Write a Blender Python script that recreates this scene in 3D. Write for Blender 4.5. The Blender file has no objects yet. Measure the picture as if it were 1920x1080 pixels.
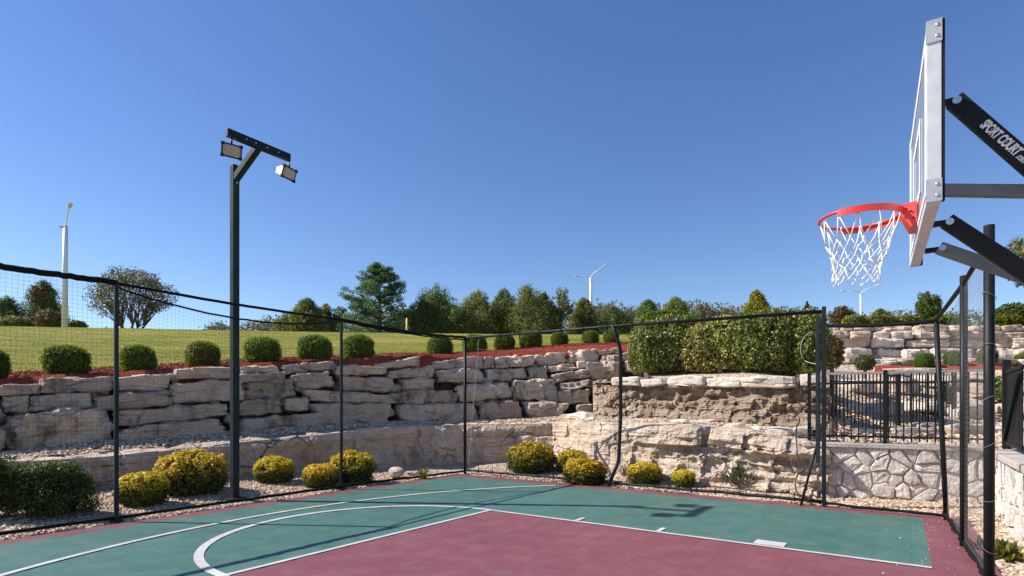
import bpy, bmesh, math, random
import numpy as np
from mathutils import Vector, noise, Matrix

# ------------------------------------------------------------------ camera, sky, sun
scene = bpy.context.scene
COL = scene.collection
FPX, CX, HV, H = 1043.0, 960.0, 767.0, 1.40      # focal length in photo pixels, centre column, horizon row, eye height

cam_d = bpy.data.cameras.new('camera')
cam_d.sensor_width = 36.0
cam_d.lens = 36.0 * FPX / 1920.0
cam_d.shift_y = (HV - 540.0) / 1920.0
cam_d.clip_end = 2000
cam = bpy.data.objects.new('camera', cam_d)
COL.objects.link(cam)
cam.location = (0, 0, H)
cam.rotation_euler = (math.pi / 2, 0, 0)
scene.camera = cam

SUN_AZ, SUN_EL = math.radians(-84.8), math.radians(40.0)
world = bpy.data.worlds.new('World')
scene.world = world
world.use_nodes = True
wn = world.node_tree.nodes
sky = wn.new('ShaderNodeTexSky')
sky.sky_type = 'NISHITA'
sky.sun_disc = False
sky.sun_elevation = SUN_EL
sky.sun_rotation = SUN_AZ
sky.altitude = 300
sky.air_density = 1.0
sky.dust_density = 0.05
sky.ozone_density = 2.0
hsv = wn.new('ShaderNodeHueSaturation')
hsv.inputs['Hue'].default_value = 0.512
hsv.inputs['Saturation'].default_value = 1.22
gam = wn.new('ShaderNodeGamma')
gam.inputs['Gamma'].default_value = 0.95
world.node_tree.links.new(sky.outputs[0], gam.inputs['Color'])
world.node_tree.links.new(gam.outputs[0], hsv.inputs['Color'])
world.node_tree.links.new(hsv.outputs[0], wn['Background'].inputs[0])
wn['Background'].inputs[1].default_value = 0.093

sun_d = bpy.data.lights.new('sun', 'SUN')
sun_d.energy = 4.4
sun_d.angle = math.radians(0.5)
sun_d.color = (1.0, 0.945, 0.86)
sun = bpy.data.objects.new('sun', sun_d)
COL.objects.link(sun)
SUN = Vector((math.sin(SUN_AZ) * math.cos(SUN_EL), math.cos(SUN_AZ) * math.cos(SUN_EL), math.sin(SUN_EL)))
sun.rotation_euler = SUN.to_track_quat('Z', 'Y').to_euler()
sun.location = SUN * 60

vs = scene.view_settings
vs.view_transform = 'Standard'
vs.look = 'None'
vs.gamma = 1
vs.exposure = 0.88
vs.use_curve_mapping = False
scene.cycles.max_bounces = 8
scene.cycles.transparent_max_bounces = 12

# ------------------------------------------------------------------ coordinates
def P(u, v, Y):
    """the point at depth Y metres seen in photo column u and row v"""
    return Vector(((u - CX) / FPX * Y, Y, H + (HV - v) / FPX * Y))
def G(u, v, z=0.0):
    return P(u, v, (H - z) * FPX / (v - HV))
A35 = math.radians(35)
D1 = Vector((math.cos(A35), -math.sin(A35), 0))       # along the lane, towards the baseline
D2 = Vector((-math.sin(A35), -math.cos(A35), 0))      # along the free throw line, towards the viewer
F0 = Vector((-0.295, 7.685, 0))                       # corner of lane and free throw line
UP = Vector((0, 0, 1))
def C(s, t, z=0.0):
    return F0 + D1 * s + D2 * t + UP * z
def interp(tab):
    xs = [a for a, b in tab]; ys = [b for a, b in tab]
    return lambda u: float(np.interp(u, xs, ys)) if xs[0] <= u <= xs[-1] else (
        ys[0] + (u - xs[0]) * (ys[1] - ys[0]) / (xs[1] - xs[0]) if u < xs[0] else
        ys[-1] + (u - xs[-1]) * (ys[-1] - ys[-2]) / (xs[-1] - xs[-2]))
R = random.Random(7)
def fbm(p, o=4):
    return noise.fractal(p, 1.0, 2.1, o)

# ------------------------------------------------------------------ object helpers
WLOC = {}
def tag(o, label=None, cat=None, group=None, kind=None):
    if label: o['label'] = label
    if cat: o['category'] = cat
    if group: o['group'] = group
    if kind: o['kind'] = kind
    return o
def empty(name, loc, label=None, cat=None, group=None):
    o = bpy.data.objects.new(name, None)
    COL.objects.link(o)
    o.location = loc
    o.empty_display_size = 0.1
    WLOC[o] = Vector(loc)
    return tag(o, label, cat, group)
def link(name, me, m=None, parent=None, loc=None):
    o = bpy.data.objects.new(name, me)
    COL.objects.link(o)
    if m is not None and not me.materials: me.materials.append(m)
    if parent is not None: o.parent = parent
    if loc is not None: o.location = loc
    WLOC[o] = (WLOC[parent] if parent is not None else Vector((0, 0, 0))) + (Vector(loc) if loc is not None else Vector((0, 0, 0)))
    return o
class MB:
    def __init__(self): self.v = []; self.f = []
    def add(self, vs, fs):
        n = len(self.v); self.v += [Vector(q) for q in vs]; self.f += [tuple(i + n for i in q) for q in fs]; return self
    def box(self, c, x, y, z):
        """centre and three half-axis vectors"""
        c, x, y, z = map(Vector, (c, x, y, z))
        return self.add([c + x * a + y * b + z * d for a in (-1, 1) for b in (-1, 1) for d in (-1, 1)],
            [(0, 1, 3, 2), (4, 6, 7, 5), (0, 4, 5, 1), (2, 3, 7, 6), (0, 2, 6, 4), (1, 5, 7, 3)])
    def bar(self, a, b, side, w, h):
        a, b = Vector(a), Vector(b); d = b - a; s = Vector(side); s = (s - d * (s.dot(d) / d.length_squared)).normalized()
        return self.box((a + b) / 2, d / 2, s * w / 2, d.normalized().cross(s) * h / 2)
    def tube(self, path, r, n=8, caps=True, closed=False):
        path = [Vector(q) for q in path]; N = len(path); rr = r if hasattr(r, '__len__') else [r] * N
        base = len(self.v); prev = None
        for i, q in enumerate(path):
            if closed: t = path[(i + 1) % N] - path[i - 1]
            else: t = path[min(i + 1, N - 1)] - path[max(i - 1, 0)]
            t = t.normalized() if t.length > 1e-9 else UP
            if prev is None:
                prev = t.orthogonal().normalized()
            a = prev - t * prev.dot(t)
            a = a.normalized() if a.length > 1e-6 else t.orthogonal().normalized()
            prev = a; b = t.cross(a)
            for k in range(n):
                g = 2 * math.pi * k / n
                self.v.append(q + (a * math.cos(g) + b * math.sin(g)) * rr[i])
        for i in range(N if closed else N - 1):
            j = (i + 1) % N
            for k in range(n):
                l = (k + 1) % n
                self.f.append((base + i * n + k, base + i * n + l, base + j * n + l, base + j * n + k))
        if caps and not closed:
            self.f.append(tuple(base + k for k in reversed(range(n))))
            self.f.append(tuple(base + (N - 1) * n + k for k in range(n)))
        return self
    def prism(self, poly, d):
        d = Vector(d); n = len(poly)
        return self.add([Vector(q) for q in poly] + [Vector(q) + d for q in poly],
            [tuple(reversed(range(n))), tuple(range(n, 2 * n))] + [(i, (i + 1) % n, n + (i + 1) % n, n + i) for i in range(n)])
    def mesh(self, name, smooth=False, off=None):
        me = bpy.data.meshes.new(name)
        o = off or Vector((0, 0, 0))
        me.from_pydata([tuple(q - o) for q in self.v], [], self.f)
        if smooth: me.shade_smooth()
        me.update()
        return me
    def build(self, name, m, parent=None, smooth=False, bevel=0):
        off = WLOC[parent] if parent is not None else None
        me = self.mesh(name, smooth, off)
        bm = bmesh.new(); bm.from_mesh(me)
        bmesh.ops.recalc_face_normals(bm, faces=bm.faces)
        if bevel:
            es = [e for e in bm.edges if len(e.link_faces) == 2 and e.calc_face_angle(0) > 0.6]
            bmesh.ops.bevel(bm, geom=es, offset=bevel, segments=2, profile=0.6, affect='EDGES', clamp_overlap=True)
        bm.to_mesh(me); bm.free()
        return link(name, me, m, parent)
def quad_mesh(name, cen, nor, size, aspect=0.55, seed=0, m=None, tang=None):
    """many small leaf-shaped quads (rhombs) with numpy"""
    rg = np.random.default_rng(seed)
    n = len(cen)
    nor = nor / (np.linalg.norm(nor, axis=1, keepdims=True) + 1e-9)
    r = rg.normal(size=(n, 3)) if tang is None else tang + rg.normal(size=(n, 3)) * 0.15
    t = r - nor * (r * nor).sum(1, keepdims=True)
    t /= np.linalg.norm(t, axis=1, keepdims=True) + 1e-9
    b = np.cross(nor, t)
    s = np.broadcast_to(np.asarray(size, float), (n,))[:, None]
    fold = nor * s * 0.12
    v = np.stack([cen - t * s, cen + b * s * aspect + fold - t * s * 0.1, cen + t * s, cen - b * s * aspect + fold - t * s * 0.1], 1).reshape(-1, 3)
    me = bpy.data.meshes.new(name)
    me.vertices.add(4 * n); me.vertices.foreach_set('co', v.astype(np.float32).ravel())
    me.loops.add(4 * n); me.loops.foreach_set('vertex_index', np.arange(4 * n, dtype=np.int32))
    me.polygons.add(n); me.polygons.foreach_set('loop_start', np.arange(0, 4 * n, 4, dtype=np.int32))
    me.update(calc_edges=True); me.validate()
    if m: me.materials.append(m)
    return me

# ------------------------------------------------------------------ materials
def newmat(name):
    m = bpy.data.materials.new(name); m.use_nodes = True
    return m, m.node_tree.nodes, m.node_tree.links, m.node_tree.nodes['Principled BSDF']
def plain(name, col, rough=0.5, metal=0.0, bump=0.0, bscale=40, var=0.0, vscale=6, spec=0.5):
    m, n, l, b = newmat(name)
    b.inputs['Base Color'].default_value = (*col, 1); b.inputs['Roughness'].default_value = rough
    b.inputs['Metallic'].default_value = metal; b.inputs['Specular IOR Level'].default_value = spec
    if var:
        tc = n.new('ShaderNodeTexCoord'); nz = n.new('ShaderNodeTexNoise'); nz.inputs['Scale'].default_value = vscale; nz.inputs['Detail'].default_value = 6
        l.new(tc.outputs['Object'], nz.inputs['Vector'])
        mr = n.new('ShaderNodeMapRange'); mr.inputs['From Min'].default_value = .3; mr.inputs['From Max'].default_value = .7
        mr.inputs['To Min'].default_value = 1 - var; mr.inputs['To Max'].default_value = 1 + var
        l.new(nz.outputs['Fac'], mr.inputs['Value'])
        mx = n.new('ShaderNodeVectorMath'); mx.operation = 'SCALE'; mx.inputs[0].default_value = col
        l.new(mr.outputs[0], mx.inputs['Scale']); l.new(mx.outputs[0], b.inputs['Base Color'])
        r2 = n.new('ShaderNodeMapRange'); r2.inputs['To Min'].default_value = max(0.05, rough - .12); r2.inputs['To Max'].default_value = min(1, rough + .12)
        l.new(nz.outputs['Fac'], r2.inputs['Value']); l.new(r2.outputs[0], b.inputs['Roughness'])
    if bump:
        tc = n.new('ShaderNodeTexCoord'); nz = n.new('ShaderNodeTexNoise'); nz.inputs['Scale'].default_value = bscale; nz.inputs['Detail'].default_value = 5
        l.new(tc.outputs['Object'], nz.inputs['Vector'])
        bp = n.new('ShaderNodeBump'); bp.inputs['Strength'].default_value = bump; bp.inputs['Distance'].default_value = 0.02
        l.new(nz.outputs['Fac'], bp.inputs['Height']); l.new(bp.outputs[0], b.inputs['Normal'])
    return m
def ramp(n, stops):
    r = n.new('ShaderNodeValToRGB'); e = r.color_ramp.elements
    while len(e) < len(stops): e.new(0.5)
    for k, (p, c) in enumerate(stops):
        e[k].position = p; e[k].color = (*c, 1)
    return r
def rock(name, c0, c1, stain, stain_amt=0.5, strata=0.0, scale=1.0, bump=0.6, cracks=False):
    """weathered limestone: two tones, dark lichen stains, grain"""
    m, n, l, b = newmat(name)
    g = n.new('ShaderNodeNewGeometry'); oi = n.new('ShaderNodeObjectInfo')
    add = n.new('ShaderNodeVectorMath'); add.operation = 'ADD'
    sc = n.new('ShaderNodeVectorMath'); sc.operation = 'SCALE'; sc.inputs['Scale'].default_value = 0.0
    l.new(g.outputs['Position'], add.inputs[0])
    def nz(s, d, rough=.6, vec=None):
        q = n.new('ShaderNodeTexNoise'); q.inputs['Scale'].default_value = s * scale; q.inputs['Detail'].default_value = d; q.inputs['Roughness'].default_value = rough
        l.new(vec or add.outputs[0], q.inputs['Vector']); return q
    a = nz(1.6, 7); ra = ramp(n, [(.32, c0), (.68, c1)]); l.new(a.outputs['Fac'], ra.inputs[0])
    # per-stone tone
    mr = n.new('ShaderNodeMapRange'); mr.inputs['To Min'].default_value = .78; mr.inputs['To Max'].default_value = 1.12
    l.new(oi.outputs['Random'], mr.inputs['Value'])
    tone = n.new('ShaderNodeVectorMath'); tone.operation = 'SCALE'; l.new(ra.outputs[0], tone.inputs[0]); l.new(mr.outputs[0], tone.inputs['Scale'])
    # stains running down
    mp = n.new('ShaderNodeMapping'); mp.inputs['Scale'].default_value = (1.7, 1.7, .9); l.new(add.outputs[0], mp.inputs['Vector'])
    s1 = nz(1.5, 9, .68, mp.outputs[0]); rs = ramp(n, [(.53, (0, 0, 0)), (.66, (1, 1, 1))]); l.new(s1.outputs['Fac'], rs.inputs[0])
    f = n.new('ShaderNodeMath'); f.operation = 'MULTIPLY'; f.inputs[1].default_value = stain_amt; l.new(rs.outputs[0], f.inputs[0])
    mx = n.new('ShaderNodeMix'); mx.data_type = 'RGBA'; l.new(f.outputs[0], mx.inputs['Factor']); l.new(tone.outputs[0], mx.inputs['A']); mx.inputs['B'].default_value = (*stain, 1)
    fine = nz(26, 6, .7); rf = ramp(n, [(.3, (.72, .72, .72)), (.7, (1.2, 1.2, 1.2))]); l.new(fine.outputs['Fac'], rf.inputs[0])
    mu = n.new('ShaderNodeMix'); mu.data_type = 'RGBA'; mu.blend_type = 'MULTIPLY'; mu.inputs['Factor'].default_value = 1
    l.new(mx.outputs['Result'], mu.inputs['A']); l.new(rf.outputs[0], mu.inputs['B'])
    cout = mu.outputs['Result']; ch = None
    if cracks:
        wn_ = nz(2.2, 5); wv = n.new('ShaderNodeMix'); wv.data_type = 'VECTOR'; wv.inputs['Factor'].default_value = .22; l.new(add.outputs[0], wv.inputs['A']); l.new(wn_.outputs['Color'], wv.inputs['B'])
        mp3 = n.new('ShaderNodeMapping'); mp3.inputs['Scale'].default_value = (.9, .9, 1.5); l.new(wv.outputs['Result'], mp3.inputs['Vector'])
        vo = n.new('ShaderNodeTexVoronoi'); vo.feature = 'DISTANCE_TO_EDGE'; vo.inputs['Scale'].default_value = 1.5; l.new(mp3.outputs[0], vo.inputs['Vector'])
        msk = nz(.8, 3); am = n.new('ShaderNodeMapRange'); am.inputs['From Min'].default_value = .50; am.inputs['From Max'].default_value = .68; am.inputs['To Min'].default_value = .0005; am.inputs['To Max'].default_value = .03; l.new(msk.outputs['Fac'], am.inputs['Value'])
        cr = n.new('ShaderNodeMapRange'); cr.inputs['From Min'].default_value = 0; l.new(am.outputs[0], cr.inputs['From Max']); cr.inputs['To Min'].default_value = .25; cr.inputs['To Max'].default_value = 1; l.new(vo.outputs['Distance'], cr.inputs['Value'])
        mc = n.new('ShaderNodeVectorMath'); mc.operation = 'SCALE'; l.new(cout, mc.inputs[0]); l.new(cr.outputs[0], mc.inputs['Scale']); cout = mc.outputs[0]; ch = cr.outputs[0]
    l.new(cout, b.inputs['Base Color'])
    b.inputs['Roughness'].default_value = .9; b.inputs['Specular IOR Level'].default_value = .2
    big = nz(5, 10, .72)
    h = big.outputs['Fac']
    if strata:
        mp2 = n.new('ShaderNodeMapping'); mp2.inputs['Scale'].default_value = (.8, .8, 9); l.new(add.outputs[0], mp2.inputs['Vector'])
        st = nz(1.3, 6, .6, mp2.outputs[0])
        if ch:
            mk = n.new('ShaderNodeMath'); mk.operation = 'MULTIPLY_ADD'; mk.inputs[1].default_value = .5; l.new(ch, mk.inputs[0]); l.new(h, mk.inputs[2]); h = mk.outputs[0]
        mm = n.new('ShaderNodeMath'); mm.operation = 'MULTIPLY_ADD'; mm.inputs[1].default_value = strata; l.new(st.outputs['Fac'], mm.inputs[0]); l.new(h, mm.inputs[2]); h = mm.outputs[0]
    bp = n.new('ShaderNodeBump'); bp.inputs['Strength'].default_value = bump; bp.inputs['Distance'].default_value = .14; l.new(h, bp.inputs['Height'])
    l.new(bp.outputs[0], b.inputs['Normal'])
    return m
def leafmat(name, cols, trans=0.35, rough=.55, tip=None, tipz=(0, 1)):
    """colour per leaf; tip = second colour set that takes over towards the top of the plant (new growth)"""
    m, n, l, b = newmat(name)
    g = n.new('ShaderNodeNewGeometry')
    r = ramp(n, [(i / max(1, len(cols) - 1), c) for i, c in enumerate(cols)])
    l.new(g.outputs['Random Per Island'], r.inputs[0])
    col = r.outputs[0]
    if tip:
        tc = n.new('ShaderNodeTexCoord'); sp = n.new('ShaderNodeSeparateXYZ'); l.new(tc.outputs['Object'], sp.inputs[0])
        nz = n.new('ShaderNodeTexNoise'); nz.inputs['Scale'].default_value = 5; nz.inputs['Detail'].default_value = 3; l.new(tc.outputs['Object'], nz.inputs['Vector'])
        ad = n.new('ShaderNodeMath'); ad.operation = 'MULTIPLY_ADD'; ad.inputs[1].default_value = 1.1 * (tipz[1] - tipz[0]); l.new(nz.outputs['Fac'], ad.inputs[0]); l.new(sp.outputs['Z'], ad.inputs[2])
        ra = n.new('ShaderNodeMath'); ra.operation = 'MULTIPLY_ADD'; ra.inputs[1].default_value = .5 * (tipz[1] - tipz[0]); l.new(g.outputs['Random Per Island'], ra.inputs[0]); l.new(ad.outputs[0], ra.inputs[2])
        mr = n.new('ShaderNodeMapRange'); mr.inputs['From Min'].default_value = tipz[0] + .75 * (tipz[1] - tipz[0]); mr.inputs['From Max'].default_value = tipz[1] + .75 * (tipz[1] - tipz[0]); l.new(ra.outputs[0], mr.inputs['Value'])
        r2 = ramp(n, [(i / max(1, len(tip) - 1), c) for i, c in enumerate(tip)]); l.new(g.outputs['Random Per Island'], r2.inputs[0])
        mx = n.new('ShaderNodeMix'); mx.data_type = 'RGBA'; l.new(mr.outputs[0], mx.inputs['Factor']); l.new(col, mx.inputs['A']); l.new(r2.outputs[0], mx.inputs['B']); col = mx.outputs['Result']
    oi = n.new('ShaderNodeObjectInfo'); hs = n.new('ShaderNodeHueSaturation')
    mh = n.new('ShaderNodeMapRange'); mh.inputs['To Min'].default_value = .484; mh.inputs['To Max'].default_value = .526; l.new(oi.outputs['Random'], mh.inputs['Value']); l.new(mh.outputs[0], hs.inputs['Hue'])
    fr_ = n.new('ShaderNodeMath'); fr_.operation = 'FRACT'; m7 = n.new('ShaderNodeMath'); m7.operation = 'MULTIPLY'; m7.inputs[1].default_value = 7.31; l.new(oi.outputs['Random'], m7.inputs[0]); l.new(m7.outputs[0], fr_.inputs[0])
    mv = n.new('ShaderNodeMapRange'); mv.inputs['To Min'].default_value = .82; mv.inputs['To Max'].default_value = 1.22; l.new(fr_.outputs[0], mv.inputs['Value']); l.new(mv.outputs[0], hs.inputs['Value'])
    l.new(col, hs.inputs['Color']); col = hs.outputs[0]
    l.new(col, b.inputs['Base Color']); b.inputs['Roughness'].default_value = rough; b.inputs['Specular IOR Level'].default_value = .35
    tr = n.new('ShaderNodeBsdfTranslucent'); l.new(col, tr.inputs['Color'])
    ms = n.new('ShaderNodeMixShader'); ms.inputs[0].default_value = trans; l.new(b.outputs[0], ms.inputs[1]); l.new(tr.outputs[0], ms.inputs[2])
    l.new(ms.outputs[0], n['Material Output'].inputs['Surface'])
    return m

M = {}
M['stone'] = rock('limestone boulder', (.59, .45, .345), (.77, .62, .495), (.105, .074, .054), .82, bump=1.0)
M['bedrock'] = rock('limestone bedrock', (.57, .44, .335), (.77, .625, .495), (.22, .155, .11), .55, strata=.9, bump=1.0, cracks=True)
M['brownrock'] = rock('eroded brown rock', (.46, .31, .205), (.78, .62, .48), (.15, .08, .04), .65, strata=2.2, scale=2.0, bump=1.0)
M['palerock'] = rock('pale limestone', (.60, .50, .415), (.80, .70, .60), (.28, .225, .185), .4)
M['veneer'] = rock('grey veneer stone', (.66, .58, .52), (.84, .76, .69), (.36, .30, .25), .3, scale=1.6)
M['mortar'] = plain('grey mortar', (.58, .51, .45), .95, bump=.6, bscale=60)
M['soil'] = plain('dark soil', (.09, .065, .05), 1, bump=.8, bscale=12, var=.4)
M['blackmetal'] = plain('black painted steel', (.010, .011, .012), .5, var=.3, vscale=9, spec=.2)
M['darkgreen'] = plain('dark green painted steel', (.020, .028, .030), .5, var=.25, vscale=5, spec=.12)
M['rope'] = plain('black netting rope', (.006, .006, .007), .8, spec=.2, bump=.8, bscale=90)
M['net'] = plain('black nylon net', (.012, .012, .014), .6, spec=.4)
M['litnet'] = plain('black nylon net with sunlight painted grey', (.17, .165, .16), .6)  # grey copy of the black net; sun on the threads is painted in
M['whitecord'] = plain('white net cord', (.74, .72, .68), .8, var=.15, vscale=30)
M['alu'] = plain('brushed aluminium', (.56, .57, .585), .45, .25, var=.08, vscale=14)
M['alu2'] = plain('satin aluminium plate', (.46, .47, .48), .36, .4, var=.1, vscale=10)
M['bolt'] = plain('zinc bolt', (.6, .6, .6), .3, .8)
M['red'] = plain('orange red rim paint', (.60, .035, .022), .38, var=.12, vscale=12)
M['whitepaint'] = plain('white paint', (.50, .485, .475), .55, var=.14, vscale=5)
M['boardpaint'] = plain('white board marking', (.74, .74, .74), .5)
M['lampwhite'] = plain('white lamp housing', (.62, .64, .66), .45)
M['lampglass'] = plain('lamp lens', (.30, .25, .21), .22, var=.2, vscale=14)
M['polewhite'] = plain('white painted pole', (.74, .74, .73), .45, var=.06, vscale=2)
M['yellowpost'] = plain('yellow post paint', (.55, .42, .10), .6, var=.1)
M['greysteel'] = plain('grey steel strut', (.16, .16, .165), .45, .3, var=.15)
M['concrete'] = plain('concrete', (.42, .37, .32), .92, bump=.5, bscale=30, var=.18, vscale=4)
M['bark'] = plain('grey brown bark', (.13, .10, .08), .95, bump=.8, bscale=8, var=.3, vscale=4)
M['twig'] = plain('red brown twig', (.17, .09, .065), .9)
M['pvc'] = plain('pale cord', (.52, .50, .47), .7)
M['hose'] = plain('black cable', (.012, .012, .012), .5)

def core(name, col): return plain(name, col, 1.0, var=.4, vscale=5, spec=.05)  # dark colour painted in for the shade inside foliage
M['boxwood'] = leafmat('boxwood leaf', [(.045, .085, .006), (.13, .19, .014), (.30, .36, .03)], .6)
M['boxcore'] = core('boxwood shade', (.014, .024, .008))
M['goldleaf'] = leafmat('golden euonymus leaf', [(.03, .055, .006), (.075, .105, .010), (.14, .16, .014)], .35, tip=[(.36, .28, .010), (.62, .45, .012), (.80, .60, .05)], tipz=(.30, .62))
M['hedgeleaf'] = leafmat('hedge leaf', [(.045, .07, .010), (.10, .135, .018), (.18, .21, .034), (.42, .40, .10)], .35, .4)
M['hedgegold'] = leafmat('variegated hedge leaf', [(.06, .085, .012), (.16, .19, .026), (.38, .36, .07), (.64, .58, .18)], .35, .4)
M['juniper'] = leafmat('juniper sprig', [(.025, .040, .006), (.075, .095, .012), (.20, .21, .028)], .35)
M['cedar'] = leafmat('cedar sprig', [(.058, .09, .024), (.115, .165, .04), (.21, .26, .065)], .5)
M['cedarolive'] = leafmat('olive cedar sprig', [(.09, .11, .025), (.18, .20, .042), (.29, .29, .065)], .5)
M['pine'] = leafmat('pine tuft', [(.05, .10, .04), (.105, .18, .065), (.19, .26, .09)], .45)
M['oak'] = leafmat('sparse autumn leaf', [(.06, .07, .025), (.12, .12, .04), (.18, .14, .05), (.14, .17, .05)], .35)
M['yellowtree'] = leafmat('yellow green leaf', [(.09, .12, .02), (.18, .19, .03), (.28, .25, .05)], .35)
M['autumn'] = leafmat('rusty autumn leaf', [(.07, .065, .018), (.16, .105, .025), (.24, .15, .04)], .3)
M['arbor'] = leafmat('golden arborvitae sprig', [(.10, .12, .012), (.24, .20, .015), (.42, .29, .02)], .3)
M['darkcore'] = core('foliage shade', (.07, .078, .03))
M['grassleaf'] = leafmat('grass tuft', [(.12, .135, .018), (.19, .195, .03), (.27, .24, .06)], .3)
M['dryleaf'] = leafmat('greyish herb leaf', [(.05, .06, .03), (.10, .11, .05), (.16, .13, .08)], .3)

def court_material():
    m, n, l, b = newmat('court tile')
    g = n.new('ShaderNodeNewGeometry')
    s = n.new('ShaderNodeVectorMath'); s.operation = 'SUBTRACT'; s.inputs[1].default_value = F0; l.new(g.outputs['Position'], s.inputs[0])
    def dot(d):
        q = n.new('ShaderNodeVectorMath'); q.operation = 'DOT_PRODUCT'; q.inputs[1].default_value = d; l.new(s.outputs[0], q.inputs[0]); return q.outputs['Value']
    S, T = dot(D1), dot(D2)
    def cmp(op, a, v):
        q = n.new('ShaderNodeMath'); q.operation = op; l.new(a, q.inputs[0]); q.inputs[1].default_value = v; return q.outputs[0]
    def mul(*xs):
        a = xs[0]
        for x in xs[1:]:
            q = n.new('ShaderNodeMath'); q.operation = 'MULTIPLY'; l.new(a, q.inputs[0]); l.new(x, q.inputs[1]); a = q.outputs[0]
        return a
    inside = mul(cmp('GREATER_THAN', S, -2.95), cmp('LESS_THAN', S, 4.87), cmp('GREATER_THAN', T, -2.72), cmp('LESS_THAN', T, 6.8))
    lane = mul(cmp('GREATER_THAN', S, 0.0), cmp('GREATER_THAN', T, 0.0), cmp('LESS_THAN', T, 3.70))
    inv = n.new('ShaderNodeMath'); inv.operation = 'SUBTRACT'; inv.inputs[0].default_value = 1; l.new(lane, inv.inputs[1])
    green = mul(inside, inv.outputs[0])
    mx = n.new('ShaderNodeMix'); mx.data_type = 'RGBA'; l.new(green, mx.inputs['Factor'])
    mx.inputs['A'].default_value = (.190, .057, .069, 1); mx.inputs['B'].default_value = (.052, .138, .114, 1)
    nz = n.new('ShaderNodeTexNoise'); nz.inputs['Scale'].default_value = .9; nz.inputs['Detail'].default_value = 8; nz.inputs['Roughness'].default_value = .65; l.new(g.outputs['Position'], nz.inputs['Vector'])
    oi = n.new('ShaderNodeObjectInfo')
    r = ramp(n, [(.3, (.86, .86, .86)), (.7, (1.12, 1.12, 1.12))]); l.new(nz.outputs['Fac'], r.inputs[0])
    mu = n.new('ShaderNodeMix'); mu.data_type = 'RGBA'; mu.blend_type = 'MULTIPLY'; mu.inputs['Factor'].default_value = 1; l.new(mx.outputs['Result'], mu.inputs['A']); l.new(r.outputs[0], mu.inputs['B'])
    # pale dust film
    n2 = n.new('ShaderNodeTexNoise'); n2.inputs['Scale'].default_value = 3.3; n2.inputs['Detail'].default_value = 9; n2.inputs['Roughness'].default_value = .7; l.new(g.outputs['Position'], n2.inputs['Vector'])
    rd = ramp(n, [(.45, (0, 0, 0)), (.8, (.16, .16, .16))]); l.new(n2.outputs['Fac'], rd.inputs[0])
    du = n.new('ShaderNodeMix'); du.data_type = 'RGBA'; l.new(rd.outputs[0], du.inputs['Factor']); l.new(mu.outputs['Result'], du.inputs['A']); du.inputs['B'].default_value = (.42, .36, .33, 1)
    l.new(du.outputs['Result'], b.inputs['Base Color'])
    rr = n.new('ShaderNodeMapRange'); rr.inputs['To Min'].default_value = .42; rr.inputs['To Max'].default_value = .62; l.new(nz.outputs['Fac'], rr.inputs['Value']); l.new(rr.outputs[0], b.inputs['Roughness'])
    b.inputs['Specular IOR Level'].default_value = .45
    # grip ribs of the plastic grid
    mp = n.new('ShaderNodeMapping'); mp.inputs['Rotation'].default_value = (0, 0, A35 + math.pi / 4); l.new(g.outputs['Position'], mp.inputs['Vector'])
    ck = n.new('ShaderNodeTexVoronoi'); ck.distance = 'CHEBYCHEV'; ck.inputs['Scale'].default_value = 70; ck.inputs['Randomness'].default_value = 0; l.new(mp.outputs[0], ck.inputs['Vector'])
    bp = n.new('ShaderNodeBump'); bp.inputs['Strength'].default_value = .25; bp.inputs['Distance'].default_value = .003; l.new(ck.outputs['Distance'], bp.inputs['Height']); l.new(bp.outputs[0], b.inputs['Normal'])
    return m
M['court'] = court_material()

def gravel_material():
    m, n, l, b = newmat('tan gravel')
    g = n.new('ShaderNodeNewGeometry')
    v = n.new('ShaderNodeTexVoronoi'); v.inputs['Scale'].default_value = 26; l.new(g.outputs['Position'], v.inputs['Vector'])
    sp = n.new('ShaderNodeSeparateColor'); l.new(v.outputs['Color'], sp.inputs[0])
    r = ramp(n, [(0, (.26, .175, .115)), (.4, (.44, .315, .22)), (.75, (.60, .455, .34)), (1, (.70, .58, .47))]); l.new(sp.outputs[0], r.inputs[0])
    l.new(r.outputs[0], b.inputs['Base Color']); b.inputs['Roughness'].default_value = .95
    bp = n.new('ShaderNodeBump'); bp.invert = True; bp.inputs['Strength'].default_value = 1; bp.inputs['Distance'].default_value = .025; l.new(v.outputs['Distance'], bp.inputs['Height']); l.new(bp.outputs[0], b.inputs['Normal'])
    return m
M['gravel'] = gravel_material()
def pebble_material(name, stops):
    m, n, l, b = newmat(name)
    g = n.new('ShaderNodeNewGeometry'); r = ramp(n, stops); l.new(g.outputs['Random Per Island'], r.inputs[0]); l.new(r.outputs[0], b.inputs['Base Color']); b.inputs['Roughness'].default_value = .9
    return m
M['pebble'] = pebble_material('tan pebbles', [(0, (.26, .17, .11)), (.4, (.44, .31, .21)), (.8, (.60, .45, .33)), (1, (.68, .56, .45))])
M['chip'] = pebble_material('red mulch chips', [(0, (.15, .026, .015)), (.5, (.30, .058, .032)), (1, (.42, .12, .07))])
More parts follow.
